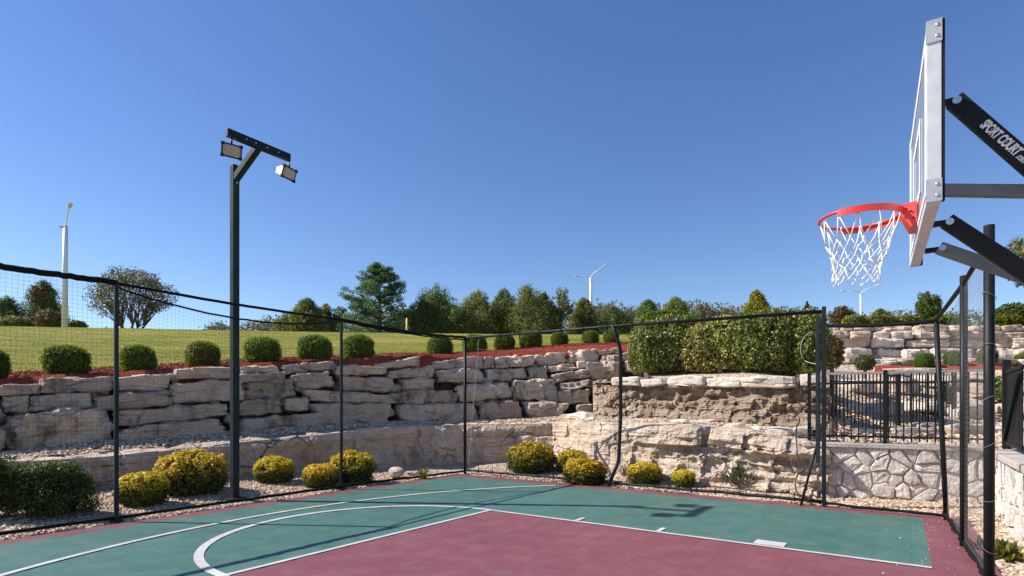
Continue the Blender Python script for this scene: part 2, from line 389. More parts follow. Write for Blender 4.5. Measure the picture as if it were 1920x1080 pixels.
def lawn_material():
    m, n, l, b = newmat('lawn')
    g = n.new('ShaderNodeNewGeometry')
    def nz(s, d, vec=None):
        q = n.new('ShaderNodeTexNoise'); q.inputs['Scale'].default_value = s; q.inputs['Detail'].default_value = d; q.inputs['Roughness'].default_value = .65; l.new(vec or g.outputs['Position'], q.inputs['Vector']); return q
    a = nz(.25, 6); r = ramp(n, [(.3, (.150, .165, .022)), (.5, (.225, .220, .038)), (.7, (.32, .27, .07))]); l.new(a.outputs['Fac'], r.inputs[0])
    mp = n.new('ShaderNodeMapping'); mp.inputs['Scale'].default_value = (.09, 1.0, 1); mp.inputs['Rotation'].default_value = (0, 0, .15); l.new(g.outputs['Position'], mp.inputs['Vector'])
    s = nz(1.3, 4, mp.outputs[0]); r2 = ramp(n, [(.36, (.66, .74, .62)), (.64, (1.24, 1.15, 1.2))]); l.new(s.outputs['Fac'], r2.inputs[0])
    mu = n.new('ShaderNodeMix'); mu.data_type = 'RGBA'; mu.blend_type = 'MULTIPLY'; mu.inputs['Factor'].default_value = 1; l.new(r.outputs[0], mu.inputs['A']); l.new(r2.outputs[0], mu.inputs['B'])
    f = nz(9, 8); r3 = ramp(n, [(.3, (.62, .62, .6)), (.7, (1.3, 1.3, 1.25))]); l.new(f.outputs['Fac'], r3.inputs[0])
    m2 = n.new('ShaderNodeMix'); m2.data_type = 'RGBA'; m2.blend_type = 'MULTIPLY'; m2.inputs['Factor'].default_value = 1; l.new(mu.outputs['Result'], m2.inputs['A']); l.new(r3.outputs[0], m2.inputs['B'])
    l.new(m2.outputs['Result'], b.inputs['Base Color']); b.inputs['Roughness'].default_value = .95; b.inputs['Specular IOR Level'].default_value = .1
    bp = n.new('ShaderNodeBump'); bp.inputs['Strength'].default_value = .8; bp.inputs['Distance'].default_value = .08; l.new(f.outputs['Fac'], bp.inputs['Height']); l.new(bp.outputs[0], b.inputs['Normal'])
    return m
M['lawn'] = lawn_material()
M['mulch'] = plain('red mulch', (.26, .050, .030), .95, bump=1.0, bscale=38, var=.45, vscale=22, spec=.1)

def glass_material():
    m, n, l, b = newmat('acrylic backboard')
    tr = n.new('ShaderNodeBsdfTransparent'); tr.inputs['Color'].default_value = (.86, .90, .94, 1)
    gl = n.new('ShaderNodeBsdfGlossy'); gl.inputs['Roughness'].default_value = .08
    df = n.new('ShaderNodeBsdfDiffuse'); df.inputs['Color'].default_value = (.75, .78, .82, 1)
    fr = n.new('ShaderNodeFresnel'); fr.inputs['IOR'].default_value = 1.35
    m1 = n.new('ShaderNodeMixShader'); m1.inputs[0].default_value = .5; l.new(tr.outputs[0], m1.inputs[1]); l.new(df.outputs[0], m1.inputs[2])
    m2 = n.new('ShaderNodeMixShader'); l.new(fr.outputs[0], m2.inputs[0]); l.new(m1.outputs[0], m2.inputs[1]); l.new(gl.outputs[0], m2.inputs[2])
    l.new(m2.outputs[0], n['Material Output'].inputs['Surface'])
    return m
M['glass'] = glass_material()

# ------------------------------------------------------------------ wall lines (photo column -> depth in metres)
Yl = interp([(-250, 6.9), (-36, 7.85), (200, 8.94), (498, 10.84), (600, 11.58), (780, 13.2), (860, 13.75), (950, 14.0), (1035, 13.95), (1065, 13.2), (1105, 12.1), (1150, 11.4), (1300, 10.1), (1450, 9.2), (1540, 8.85), (1580, 8.8)])
Vt = interp([(-250, 890), (-36, 868), (100, 862), (200, 856), (270, 848), (480, 826), (600, 815), (700, 803), (860, 796), (1000, 795), (1050, 793), (1300, 797), (1400, 808), (1480, 822), (1540, 832), (1580, 834)])
Yu = interp([(-250, 7.9), (-60, 8.6), (0, 8.95), (200, 9.8), (400, 10.9), (600, 12.3), (800, 13.95), (900, 14.65), (1000, 15.0), (1100, 15.05), (1180, 15.0), (1260, 15.0)])
Yt = interp([(1100, 13.3), (1135, 12.6), (1200, 12.0), (1350, 10.8), (1500, 9.75), (1545, 9.5), (1600, 9.3)])
def Yb(u): return Yu(u) if u < 1105 else Yt(max(u, 1120)) if u > 1130 else Yu(u) + (Yt(1130) - Yu(u)) * (u - 1105) / 25
Vb = interp([(-250, 874), (0, 851), (200, 829), (430, 813), (600, 798), (700, 794), (860, 790), (1000, 786), (1100, 776), (1140, 785), (1300, 788), (1400, 795), (1500, 808), (1580, 815)])
def Yw(u, v):
    y = Yu(u); z = H + (HV - v) / FPX * y
    return y + .50 * max(0, z - .9)

# ------------------------------------------------------------------ upper ground: heights through measured points
ctl = []
def cp(u, v, Y): q = P(u, v, Y); ctl.append((q.x, q.y, q.z))
for a in [(-400, 745, 8.0), (-200, 735, 8.8), (0, 720, 9.75), (100, 712, 10.2), (200, 706, 10.7), (330, 695, 11.4), (450, 690, 12.1), (560, 681, 12.9), (700, 675, 14.0), (800, 668, 15.0),
          (900, 664, 15.7), (1000, 657, 16.2), (1100, 651, 16.4), (1180, 648, 16.3)]: cp(a[0], a[1], a[2] + .4)
SHR = [(-22, 712, 9.6, 80), (125, 708, 10.35, 88), (258, 701, 11.1, 70), (380, 692, 11.9, 63), (492, 684, 12.7, 66), (590, 681, 13.3, 63), (672, 680, 14.15, 59),
       (825, 671, 15.7, 50), (890, 667, 16.4, 48), (946, 662, 17.1, 42), (995, 657, 17.3, 47), (1049, 653, 18.6, 35), (1107, 649, 19.6, 34), (1146, 646, 20.2, 32)]
SHR = [(u, v, Y + .35, w) for u, v, Y, w in SHR]
for u, v, Y, w in SHR: cp(u, v - 3, Y)
for a in [(60, 702, 11.2), (330, 687, 12.9), (700, 664, 16.0), (850, 661, 18.0), (1000, 651, 20.0), (1150, 643, 22.5)]: cp(a[0], a[1], a[2] + .4)
for a in [(-600, 617, 34), (-100, 617, 38), (200, 618, 41), (400, 622, 43), (600, 626, 45), (800, 629, 48), (1000, 632, 50), (1150, 634, 53), (1300, 636, 53)]: cp(*a)
for u in (-600, 0, 400, 800, 1200, 1600, 2100):
    ctl.append(((u - CX) / FPX * 85, 85, 7.2)); ctl.append(((u - CX) / FPX * 150, 150, 7.0))
for a in [(1190, 706, 12.8), (1270, 707, 12.1), (1350, 707, 11.5), (1450, 707, 10.9), (1530, 706, 10.4), (1200, 700, 14.0), (1350, 695, 13.0), (1500, 698, 12.0), (1350, 676, 16), (1520, 680, 15), (1250, 668, 17), (1350, 640, 26), (1500, 632, 27)]: cp(*a)
for a in [(1562, 832, 9.2), (1700, 835, 8.9), (1860, 838, 8.6), (1960, 845, 7.6), (2100, 850, 7.0), (1590, 815, 10.4), (1750, 806, 10.4), (1880, 812, 10), (1600, 770, 12), (1750, 775, 12), (1900, 785, 11.5), (2050, 790, 11),
          (1590, 715, 15.5), (1700, 705, 16), (1820, 697, 16.6), (1920, 692, 17), (2050, 690, 17), (1570, 694, 18), (1700, 686, 18.2), (1920, 685, 18.2), (2050, 685, 18.2),
          (1570, 618, 20.6), (1700, 617, 20.6), (1920, 615, 20.6), (2050, 615, 20.6), (1570, 625, 28), (1920, 620, 28), (1600, 640, 45), (2000, 640, 45)]: cp(*a)
cpts = np.array(ctl); cxy, cz = cpts[:, :2], cpts[:, 2]
K = np.linalg.norm(cxy[:, None] - cxy[None], axis=2)
nC = len(cz)
Amat = np.zeros((nC + 3, nC + 3)); Amat[:nC, :nC] = K - np.eye(nC) * .05; Amat[:nC, nC] = 1; Amat[:nC, nC + 1:] = cxy; Amat[nC, :nC] = 1; Amat[nC + 1:, :nC] = cxy.T
wts = np.linalg.solve(Amat, np.concatenate([cz, np.zeros(3)]))
def hgt(x, y):
    xy = np.stack([np.ravel(x), np.ravel(y)], 1).astype(float)
    d = np.linalg.norm(xy[:, None] - cxy[None], axis=2)
    return d @ wts[:nC] + wts[nC] + xy @ wts[nC + 1:]
Yf = interp([(-900, 6.2), (-600, 7.0), (-250, 9.0), (-60, 9.75), (0, 10.1), (200, 10.95), (400, 12.15), (600, 13.6), (800, 15.3), (900, 16.0), (1000, 16.45), (1100, 16.6), (1180, 16.5), (1212, 15.6), (1222, 12.2), (1350, 11.1), (1500, 10.05), (1545, 9.75), (1552, 9.15), (1700, 8.85), (1862, 8.10), (1890, 7.0), (1930, 5.85), (2050, 5.2), (2400, 4.5)])
us = np.concatenate([np.arange(-900, -100, 50), np.arange(-100, 2050, 12), np.arange(2050, 2500, 50)])
NR = 90
kk = np.linspace(0, 1, NR) ** 2.6
gu, gY = [], []
for u in us:
    y0 = Yf(u); gY.append(y0 + (260 - y0) * kk); gu.append(np.full(NR, u))
gu = np.array(gu); gY = np.array(gY); gX = (gu - CX) / FPX * gY
gZ = hgt(gX, gY).reshape(gX.shape)
gZ = np.where(gY > 150, 7.0, gZ)
mb = MB()
nu = len(us)
rows = NR + 1
for i in range(nu):
    mb.v.append(Vector((gX[i, 0], gY[i, 0] - .02, -.3)))
    for j in range(NR):
        x, y, z = gX[i, j], gY[i, j], gZ[i, j]
        mb.v.append(Vector((x, y, z + .03 * noise.noise(Vector((x * .6, y * .6, 0))))))
for i in range(nu - 1):
    for j in range(rows - 1):
        a = i * rows + j
        mb.f.append((a, a + rows, a + rows + 1, a + 1))
me = mb.mesh('lawn', True)
me.materials.append(M['lawn']); me.materials.append(M['soil']); me.materials.append(M['gravel'])
for pi, p in enumerate(me.polygons):
    i, j = divmod(pi, rows - 1)
    p.use_smooth = j > 0
    u = us[i]
    if j == 0: p.material_index = 1
    elif u > 1540 and gY[i, j - 1] < 19.0: p.material_index = 2
    elif 1200 < u <= 1540 and gY[i, j - 1] < 15.0: p.material_index = 2
lawn = link('lawn', me)
tag(lawn, kind='structure')

def ground_z(x, y): return float(hgt(np.array([x]), np.array([y]))[0])

# red mulch bed along the top of the boulder wall (a sheet on the slope, open in the middle of nothing else)
Ym = interp([(-400, 10.5), (0, 11.3), (100, 11.8), (200, 12.5), (330, 13.5), (450, 14.0), (560, 14.6), (700, 15.7), (800, 16.6), (900, 17.4), (1000, 18.6), (1100, 20.2), (1190, 21.4)])
mb = MB(); uu = list(range(-200, 1200, 14)); NM = 14
for u in uu:
    yf_ = Yf(min(u, 1090)) + .05; y0, y1 = yf_ - .5, Ym(u) + .25 * noise.noise(Vector((u * .02, 3, 0)))
    for j in range(NM):
        y = y0 + (y1 - y0) * j / (NM - 1); x = (u - CX) / FPX * y
        mb.v.append(Vector((x, y, ground_z(x, max(y, yf_)) + .045 * min(1, (NM - 1 - j) * 1.5) - .012 + .03 * noise.noise(Vector((x * 3, y * 3, 1))) - (.35 if j == 0 else 0))))
for i in range(len(uu) - 1):
    for j in range(NM - 1):
        a = i * NM + j; mb.f.append((a, a + NM, a + NM + 1, a + 1))
mul = link('mulch_bed', mb.mesh('mulch_bed', True), M['mulch']); tag(mul, kind='structure')
mb = MB(); uu = list(range(1640, 2040, 16))
for u in uu:
    for j in range(6):
        y = 16.7 + 1.3 * j / 5; x = (u - CX) / FPX * y
        mb.v.append(Vector((x, y, ground_z(x, y) + .03 + .02 * noise.noise(Vector((x * 3, y * 3, 1))))))
for i in range(len(uu) - 1):
    for j in range(5):
        a = i * 6 + j; mb.f.append((a, a + 6, a + 7, a + 1))
mul2 = link('mulch_bed', mb.mesh('mulch_bed', True), M['mulch']); tag(mul2, kind='structure')
# small terrace between the boulder wall and the cap stones
mb = MB(); uu = list(range(1118, 1262, 8))
for u in uu:
    for j in range(9):
        y0 = Yt(u) + .12; y = y0 + (16.7 - y0) * j / 8; x = (u - CX) / FPX * y
        mb.v.append(Vector((x, y, 2.0 + .05 * (y - 12.5) + .03 * noise.noise(Vector((x * 2, y * 2, 4))))))
for i in range(len(uu) - 1):
    for j in range(8):
        a = i * 9 + j; mb.f.append((a, a + 9, a + 10, a + 1))
tag(link('terrace_gravel', mb.mesh('terrace_gravel', True), M['gravel']), kind='structure')
# loose chips on the mulch
rg = np.random.default_rng(5)
n = 16000
cu = rg.uniform(-60, 1180, n); ct = rg.uniform(0.02, 1.0, n)
yy = np.array([Yf(min(u, 1090)) + .08 + (Ym(u) - Yf(min(u, 1090))) * t for u, t in zip(cu, ct)]); xx = (cu - CX) / FPX * yy
zz = hgt(xx, yy) + .055 + rg.uniform(-.01, .015, n)
nr = np.stack([rg.normal(0, .4, n), rg.normal(0, .4, n), np.ones(n)], 1)
chips = link('mulch_chips', quad_mesh('mulch_chips', np.stack([xx, yy, zz], 1), nr, rg.uniform(.018, .045, n), .35, 6, M['chip'])); tag(chips, 'loose red wood chips over the mulch bed', 'mulch', kind='stuff')
# grass tufts on the near lawn
n = 42000
cu = rg.uniform(-80, 1200, n); dd = rg.uniform(0, 1, n) ** 1.6 * 22
yy = np.array([Ym(u) for u in cu]) + dd - .1; xx = (cu - CX) / FPX * yy
zz = hgt(xx, yy) + .02
nr = np.stack([rg.normal(0, 1, n), rg.normal(0, 1, n), rg.normal(0, .3, n)], 1)
tg = np.stack([rg.normal(0, .3, n), rg.normal(0, .3, n), np.ones(n)], 1)
gr = link('grass', quad_mesh('grass', np.stack([xx, yy, zz], 1), nr, rg.uniform(.014, .030, n), .22, 8, M['grassleaf'], tang=tg)); tag(gr, 'short mown grass blades on the bank', 'grass', kind='stuff')

# ------------------------------------------------------------------ gravel ground around the court
def gravel_z(x, y):
    q = Vector((x, y, 0)) - F0; s, t = q.dot(D1), q.dot(D2)
    d = max(-3.2 - s, -3.1 - t, s - 5.2, 0)
    return -.03 + .055 * min(d, 2.2) + (.02 * noise.noise(Vector((x * 1.3, y * 1.3, 2))) if d > .1 else -.02)
mb = MB(); xs = np.concatenate([np.arange(-60, -12, 6), np.arange(-12, 12, .25), np.arange(12, 61, 6)]); ys = np.concatenate([np.arange(-60, 0, 6), np.arange(0, 16.5, .25)])
for x in xs:
    for y in ys: mb.v.append(Vector((x, y, gravel_z(x, y))))
for i in range(len(xs) - 1):
    for j in range(len(ys) - 1):
        a = i * len(ys) + j; mb.f.append((a, a + len(ys), a + len(ys) + 1, a + 1))
tag(link('gravel_ground', mb.mesh('gravel_ground', True), M['gravel']), kind='structure')
# pebbles
oct_v = np.array([(1, 0, 0), (-1, 0, 0), (0, 1, 0), (0, -1, 0), (0, 0, 1), (0, 0, -1)], float)
oct_f = [(0, 2, 4), (2, 1, 4), (1, 3, 4), (3, 0, 4), (2, 0, 5), (1, 2, 5), (3, 1, 5), (0, 3, 5)]
mb = MB()
def pebbles(count, sampler, smin, smax):
    for _ in range(count):
        x, y, z = sampler(); s = R.uniform(smin, smax); a = R.uniform(0, 6.28); e = R.uniform(.6, 1.5)
        ca, sa = math.cos(a), math.sin(a); vs = []
        for q in oct_v:
            px, py, pz = q[0] * s * e * R.uniform(.8, 1.2), q[1] * s * R.uniform(.8, 1.2), q[2] * s * .62
            vs.append((x + px * ca - py * sa, y + px * sa + py * ca, z + pz + .2 * s))
        mb.add(vs, oct_f)
def samp_left():
    t = R.uniform(-3.2, 4.6); s = -3.3 - R.uniform(0, 1) ** 1.3 * 2.6; q = C(s, t); return q.x, q.y, gravel_z(q.x, q.y)
def samp_back():
    s = R.uniform(-3.4, 5.4); t = -3.2 - R.uniform(0, 1) ** 1.2 * 1.7; q = C(s, t); return q.x, q.y, gravel_z(q.x, q.y)
def samp_right():
    s = 5.25 + R.uniform(0, 1.8); t = R.uniform(-3.2, 1.5); q = C(s, t); return q.x, q.y, gravel_z(q.x, q.y)
def samp_ledge():
    u = R.uniform(-60, 1540); k = R.uniform(.15, 1) ** .7; a = P(u, Vt(u), Yl(u) + .12); b = P(u, Vb(u), Yb(u)); q = a.lerp(b, k); return q.x, q.y, q.z + .015
pebbles(9000, samp_left, .012, .032); pebbles(7500, samp_back, .012, .034); pebbles(3500, samp_right, .012, .034); pebbles(5200, samp_ledge, .012, .04)
def samp_terr():
    u = R.uniform(1556, 1900); y = Yf(u) + R.uniform(.05, 4.5); x = (u - CX) / FPX * y; return x, y, ground_z(x, y)
pebbles(2600, samp_terr, .02, .06)
def samp_court():
    if R.random() < .6: q = C(R.uniform(4.5, 5.12), R.uniform(-3, 1.5))
    else: q = C(R.uniform(-3.1, 5), R.uniform(-3, -2.5)) if R.random() < .6 else C(R.uniform(-3.15, -2.8), R.uniform(-3, 4))
    return q.x, q.y, .0015
pebbles(110, samp_court, .004, .010)
tag(mb.build('gravel_pebbles', M['pebble']), 'loose tan gravel pebbles beside the court and on the ledge', 'gravel', kind='stuff')

# ------------------------------------------------------------------ the court
court = empty('court_surface', (0, 0, 0)); tag(court, 'green and maroon plastic tile half court with white lines', kind='structure')
TS = .305
def tile_mesh(name, n=4):
    m_ = MB(); h = TS / 2 - .0005
    def z(a, b): return .0028 * (1 - a * a) * (1 - b * b) - .0005
    for i in range(n + 1):
        for j in range(n + 1):
            a, b = -1 + 2 * i / n, -1 + 2 * j / n
            q = D1 * a * h + D2 * b * h; m_.v.append(q + UP * z(a, b))
    for i in range(n):
        for j in range(n):
            k = i * (n + 1) + j; m_.f.append((k, k + 1, k + n + 2, k + n + 1))
    # skirt
    cs = [D1 * a * h + D2 * b * h + UP * z(1, 1) for a, b in ((-1, -1), (1, -1), (1, 1), (-1, 1))]
    m_.add(cs + [q - UP * .014 for q in cs], [(i, i + 4, (i + 1) % 4 + 4, (i + 1) % 4) for i in range(4)])
    return m_
tm = tile_mesh('court_tile')
tme = tm.mesh('court_tile'); tme.materials.append(M['court'])
for p in tme.polygons: p.use_smooth = p.index < 16
spots = []
s0, t0 = -3.2 - .0, -3.05
for i in range(28):
    for j in range(36):
        s, t = s0 + (i + .5) * TS, t0 + (j + .5) * TS
        if s > 5.16 + .05: continue
        q = C(s, t)
        spots.append((q.y if q.y > .5 else 99, s, t, q))
def inview(q):
    if q.y < .5: return False
    u = CX + q.x / q.y * FPX; v = HV + H / q.y * FPX
    return -20 < u < 1940 and v < 1095
vis = sorted([a for a in spots if inview(a[3])], key=lambda a: a[3].length)
near = set(id(a) for a in vis[:300])
rest = MB()
for a in spots:
    q = a[3]; tx, ty = R.gauss(0, .0022), R.gauss(0, .0022)
    if id(a) in near:
        o = bpy.data.objects.new('court_tile', tme); COL.objects.link(o); o.parent = court; o.location = q; o.rotation_euler = (tx, ty, 0)
    else:
        rest.add([q + v + UP * (v.y * tx - v.x * ty) for v in tm.v], tm.f)
o = rest.build('court_tile_field', M['court'], court); tag(o, kind='stuff')
bmc = MB().box(C(1.0, 2.4, -.035), D1 * 4.24, D2 * 5.5, UP * .018).build('base_slab', M['concrete'], court)
# painted lines: sheets just over the tiles
ZL = .0072
def strip(pts, w):
    m_ = MB()
    for i, q in enumerate(pts):
        t = (pts[min(i + 1, len(pts) - 1)] - pts[max(i - 1, 0)]).normalized(); nrm = Vector((-t.y, t.x, 0))
        m_.v += [q + nrm * w / 2, q - nrm * w / 2]
    for i in range(len(pts) - 1): m_.f.append((2 * i, 2 * i + 1, 2 * i + 3, 2 * i + 2))
    return m_
def line(s1, t1, s2, t2, w, n=2): return strip([C(s1 + (s2 - s1) * k / (n - 1), t1 + (t2 - t1) * k / (n - 1), ZL) for k in range(n)], w)
line(0, 0, 4.87, 0, .058).build('lane_line', M['whitepaint'], court)
line(0, 3.7, 4.87, 3.7, .058).build('lane_line', M['whitepaint'], court)
line(0, -.037, 0, 3.74, .055).build('free_throw_line', M['whitepaint'], court).location.z = .0012
ang = [math.radians(90 + 180 * k / 60) for k in range(61)]
strip([C(1.83 * math.cos(a), 1.85 + 1.85 * math.sin(a), ZL + .0008) for a in ang], .085).build('free_throw_circle', M['whitepaint'], court)
hs, ht = 4.42, 1.80
ang = [math.radians(106 + (220 - 106) * k / 90) for k in range(91)]
pts = []
for k in range(91):
    a = math.radians(-46 + 92 * k / 90); q = (hs - 6.65 * math.cos(a), ht + 6.65 * math.sin(a))
    if q[1] > -2.7 and q[1] < 6.8: pts.append(C(q[0], q[1], ZL + .002))
strip(pts, .072).build('three_point_line', M['whitepaint'], court)
for s, w, l in ((1.315, .055, .2), (2.37, .055, .2), (3.53, .29, .21)):
    line(s, -.04, s, -.04 - l, w).build('lane_mark', M['whitepaint'], court).location.z = .0016

# ------------------------------------------------------------------ bedrock ledge
def ridge(p): return 1 - abs(noise.noise(p)) * 2
ledge_cols = list(np.arange(-240, 1575, 3.4))
mb = MB(); NF, NT = 44, 12
for u in ledge_cols:
    yl, yb = Yl(u), Yb(u)
    top = P(u, Vt(u), yl + .10); bot = Vector((top.x, yl, -.12)); bot.x = (u - CX) / FPX * (yl - .06); bot.y = yl - .06
    back = P(u, Vb(u), yb); back2 = back + Vector((back.x, back.y, 0)).normalized() * .45 + UP * .05
    rough = float(np.interp(u, [-200, 900, 1080, 1200, 1400, 1545], [1.15, 1.05, 1.1, 1.25, 1.8, 2.1]))
    outw = -Vector((top.x, top.y, 0)).normalized()
    for j in range(NF + NT + 1):
        if j <= NF:
            k = j / NF; q = bot.lerp(top, k); topfade = 1 - .75 * max(0, k - .85) / .15
        else:
            k = (j - NF) / NT; q = top.lerp(back2, k) if k < 1 else back2; topfade = .25
        w = Vector((q.x, q.y, q.z))
        cell = noise.cell(Vector((w.x * 2.6 + .4 * noise.noise(w * 2.5), w.y * 2.6, w.z * 4.2 + .5 * noise.noise(w * 2.2)))) 
        d = .09 * noise.noise(w * .9) + .06 * noise.cell(Vector((w.x * .9 + .3 * noise.noise(w * 1.3), w.y * .9, w.z * 1.4))) + .065 * fbm(w * 3.2, 6) + .028 * cell * rough + .045 * noise.noise(Vector((w.x * .9, w.y * .9, w.z * 8))) * rough
        if j <= NF and k > .8: d += .05 * noise.noise(Vector((w.x * 2.2, w.y * 2.2, 3))) + .03
        crack = ridge(Vector((w.x * 1.1, w.y * 1.1, w.z * .8)) + Vector((4, 1, 9)))
        if j <= NF: mb.v.append(q + outw * d * rough * topfade + UP * .02 * d)
        else: mb.v.append(q + UP * (.045 * fbm(w * 3, 4) * (1 if k < .9 else 0)) + outw * d * .4 * (1 - k))
NRW = NF + NT + 1
for i in range(len(ledge_cols) - 1):
    for j in range(NRW - 1):
        a = i * NRW + j; mb.f.append((a, a + NRW, a + NRW + 1, a + 1))
o = mb.build('bedrock_ledge', M['bedrock'], smooth=False); tag(o, kind='structure')
# eroded brown bank above the ledge, under the cap stones
mb = MB(); cols = list(np.arange(1112, 1560, 2.2)); NF = 60
for u in cols:
    y = Yt(u); b = P(u, Vb(max(u, 1140)) + 4, y - .02); vtop = 722 if u < 1500 else 722 + (u - 1500) * .1
    t = P(u, vtop, y + .16)
    outw = -Vector((b.x, b.y, 0)).normalized()
    for j in range(NF + 3):
        k = min(1, j / NF); q = b.lerp(t, k)
        if j > NF: q = q - outw * .25 * (j - NF)
        w = q.copy()
        st = noise.noise(Vector((w.x * 1.2, w.y * 1.2, w.z * 9 + .8 * noise.noise(w * 1.1))))
        big = noise.noise(Vector((w.x * 1.1, w.y * 1.1, w.z * 1.8 + 7)))
        cell = noise.cell(Vector((w.x * 4.4 + .6 * noise.noise(w * 4), w.y * 4.4, w.z * 9.5 + .7 * noise.noise(w * 3))))
        d = .13 * big + .08 * st + .06 * cell + .075 * fbm(w * 6, 5)
        # hollow under the capping, talus at the foot
        d += .22 * max(0, .35 - k) / .35 - .06 * math.exp(-((k - .5) / .22) ** 2)
        mb.v.append(q + outw * (d if j <= NF else 0))
NRW = NF + 3
for i in range(len(cols) - 1):
    for j in range(NRW - 1):
        a = i * NRW + j; mb.f.append((a, a + NRW, a + NRW + 1, a + 1))
o = mb.build('eroded_bank', M['brownrock']); tag(o, kind='structure')

# ------------------------------------------------------------------ boulders
def stone_geo(cor, seed, n=9, k=7.0, rough=1.0):
    """cor: 8 corners, front TL TR BR BL then back TL TR BR BL -> verts, faces of a weathered block"""
    rs = random.Random(seed); off = Vector((rs.uniform(-50, 50), rs.uniform(-50, 50), rs.uniform(-50, 50)))
    idx = {}; vs = []; fs = []
    size = ((cor[1] - cor[0]).length + (cor[3] - cor[0]).length) / 2
    # small chamfer offsets per corner, so no two blocks alike
    cen = sum(cor, Vector()) / 8
    cor = [c + (cen - c) * rs.uniform(-.01, .09) for c in cor]
    def vert(a, b, c):
        key = (a, b, c)
        if key in idx: return idx[key]
        x, y, z = -1 + 2 * a / n, -1 + 2 * b / n, -1 + 2 * c / n
        L = (abs(x) ** k + abs(y) ** k + abs(z) ** k) ** (1 / k); x, y, z = x / L, y / L, z / L
        fx, fz, fy = (x + 1) / 2, (z + 1) / 2, (y + 1) / 2
        f = (cor[3] * (1 - fx) + cor[2] * fx) * (1 - fz) + (cor[0] * (1 - fx) + cor[1] * fx) * fz
        g = (cor[7] * (1 - fx) + cor[6] * fx) * (1 - fz) + (cor[4] * (1 - fx) + cor[5] * fx) * fz
        p = f * (1 - fy) + g * fy
        d = (p - cen).normalized(); w = p + off
        amp = min(.085, size * .12) * rough
        ce = noise.cell(Vector((w.x * 3.1 + .5 * noise.noise(w * 2.5), w.y * 3.1, w.z * 5 + .5 * noise.noise(w * 2))))
        h = amp * (.8 * noise.noise(w * 1.7) + .8 * fbm(w * 4.5, 6) + .42 * ce)
        h -= amp * .55 * max(0, (ridge(Vector((w.x * .9, w.y * .9, w.z * 3.2))) - .86)) / .14
        p = p + d * h
        idx[key] = len(vs); vs.append(p); return idx[key]
    for fa in range(6):
        for i in range(n):
            for j in range(n):
                def m_(p, q):
                    return ((p, 0, q), (p, n, q), (0, p, q), (n, p, q), (p, q, 0), (p, q, n))[fa]
                q = [vert(*m_(i, j)), vert(*m_(i + 1, j)), vert(*m_(i + 1, j + 1)), vert(*m_(i, j + 1))]
                fs.append(q if fa in (0, 3, 5) else q[::-1])
    return vs, fs
def stone_obj(name, cor, seed, m, parent, **kw):
    vs, fs = stone_geo(cor, seed, **kw)
    loc = sum(vs, Vector()) / len(vs)
    base = WLOC[parent] if parent is not None else Vector((0, 0, 0))
    me = bpy.data.meshes.new(name); me.from_pydata([tuple(v - loc) for v in vs], [], fs)
    me.shade_smooth(); me.update()
    try: me.set_sharp_from_angle(angle=math.radians(20))
    except Exception: pass
    return link(name, me, m, parent, loc - base)
def wall_stone(quad, Yfun, depth, seed, parent, m, name='boulder', grow=1.015, jit=.07, tilt=0, **kw):
    rs = random.Random(seed * 13 + 5)
    (a, b, c, d) = quad
    cu = sum(q[0] for q in quad) / 4; cv = sum(q[1] for q in quad) / 4
    quad = [(cu + (q[0] - cu) * grow, cv + (q[1] - cv) * (grow + .03)) for q in quad]
    dy = rs.uniform(-jit, jit)
    fr = [P(q[0], q[1], Yfun(q[0], cv) + dy) for q in quad]
    tang = (P(cu + 15, cv, Yfun(cu + 15, cv)) - P(cu - 15, cv, Yfun(cu - 15, cv))); tang.z = 0; tang.normalize()
    nb = Vector((-tang.y, tang.x, 0))
    if nb.y < 0: nb = -nb
    dep = depth * rs.uniform(.85, 1.2)
    bk = [q + nb * dep + tang * rs.uniform(-.05, .05) for q in fr]
    return stone_obj(name, fr + bk, seed, m, parent, **kw)

wall = empty('boulder_wall', P(600, 798, 12.3), 'tall dry stacked wall of large weathered limestone boulders left of the court', 'stone wall')
def z2(x, y): return (x / 2.7, 680 + y / 2.7)
def z3(x, y): return (400 + x / 3.375, 640 + y / 3.375)
def z4(x, y): return (800 + x / 3.375, 600 + y / 3.375)
Z2 = [(0, 108, 210, 108, 210, 160, 0, 165), (213, 82, 570, 68, 576, 148, 213, 150), (572, 75, 855, 65, 857, 142, 572, 138), (893, 30, 1172, 25, 1172, 80, 893, 86),
      (8, 172, 150, 166, 150, 252, 8, 256), (150, 166, 442, 152, 476, 228, 154, 248), (478, 165, 845, 145, 852, 218, 482, 238), (855, 112, 1222, 84, 1228, 190, 858, 208),
      (-10, 272, 528, 238, 542, 402, -10, 468), (585, 247, 1162, 205, 1168, 268, 585, 322), (585, 338, 1112, 285, 1168, 372, 585, 422),
      (-330, 120, -10, 110, -8, 170, -330, 185), (-330, 190, 5, 175, 5, 262, -330, 285), (-400, 295, -12, 275, -12, 470, -400, 500)]
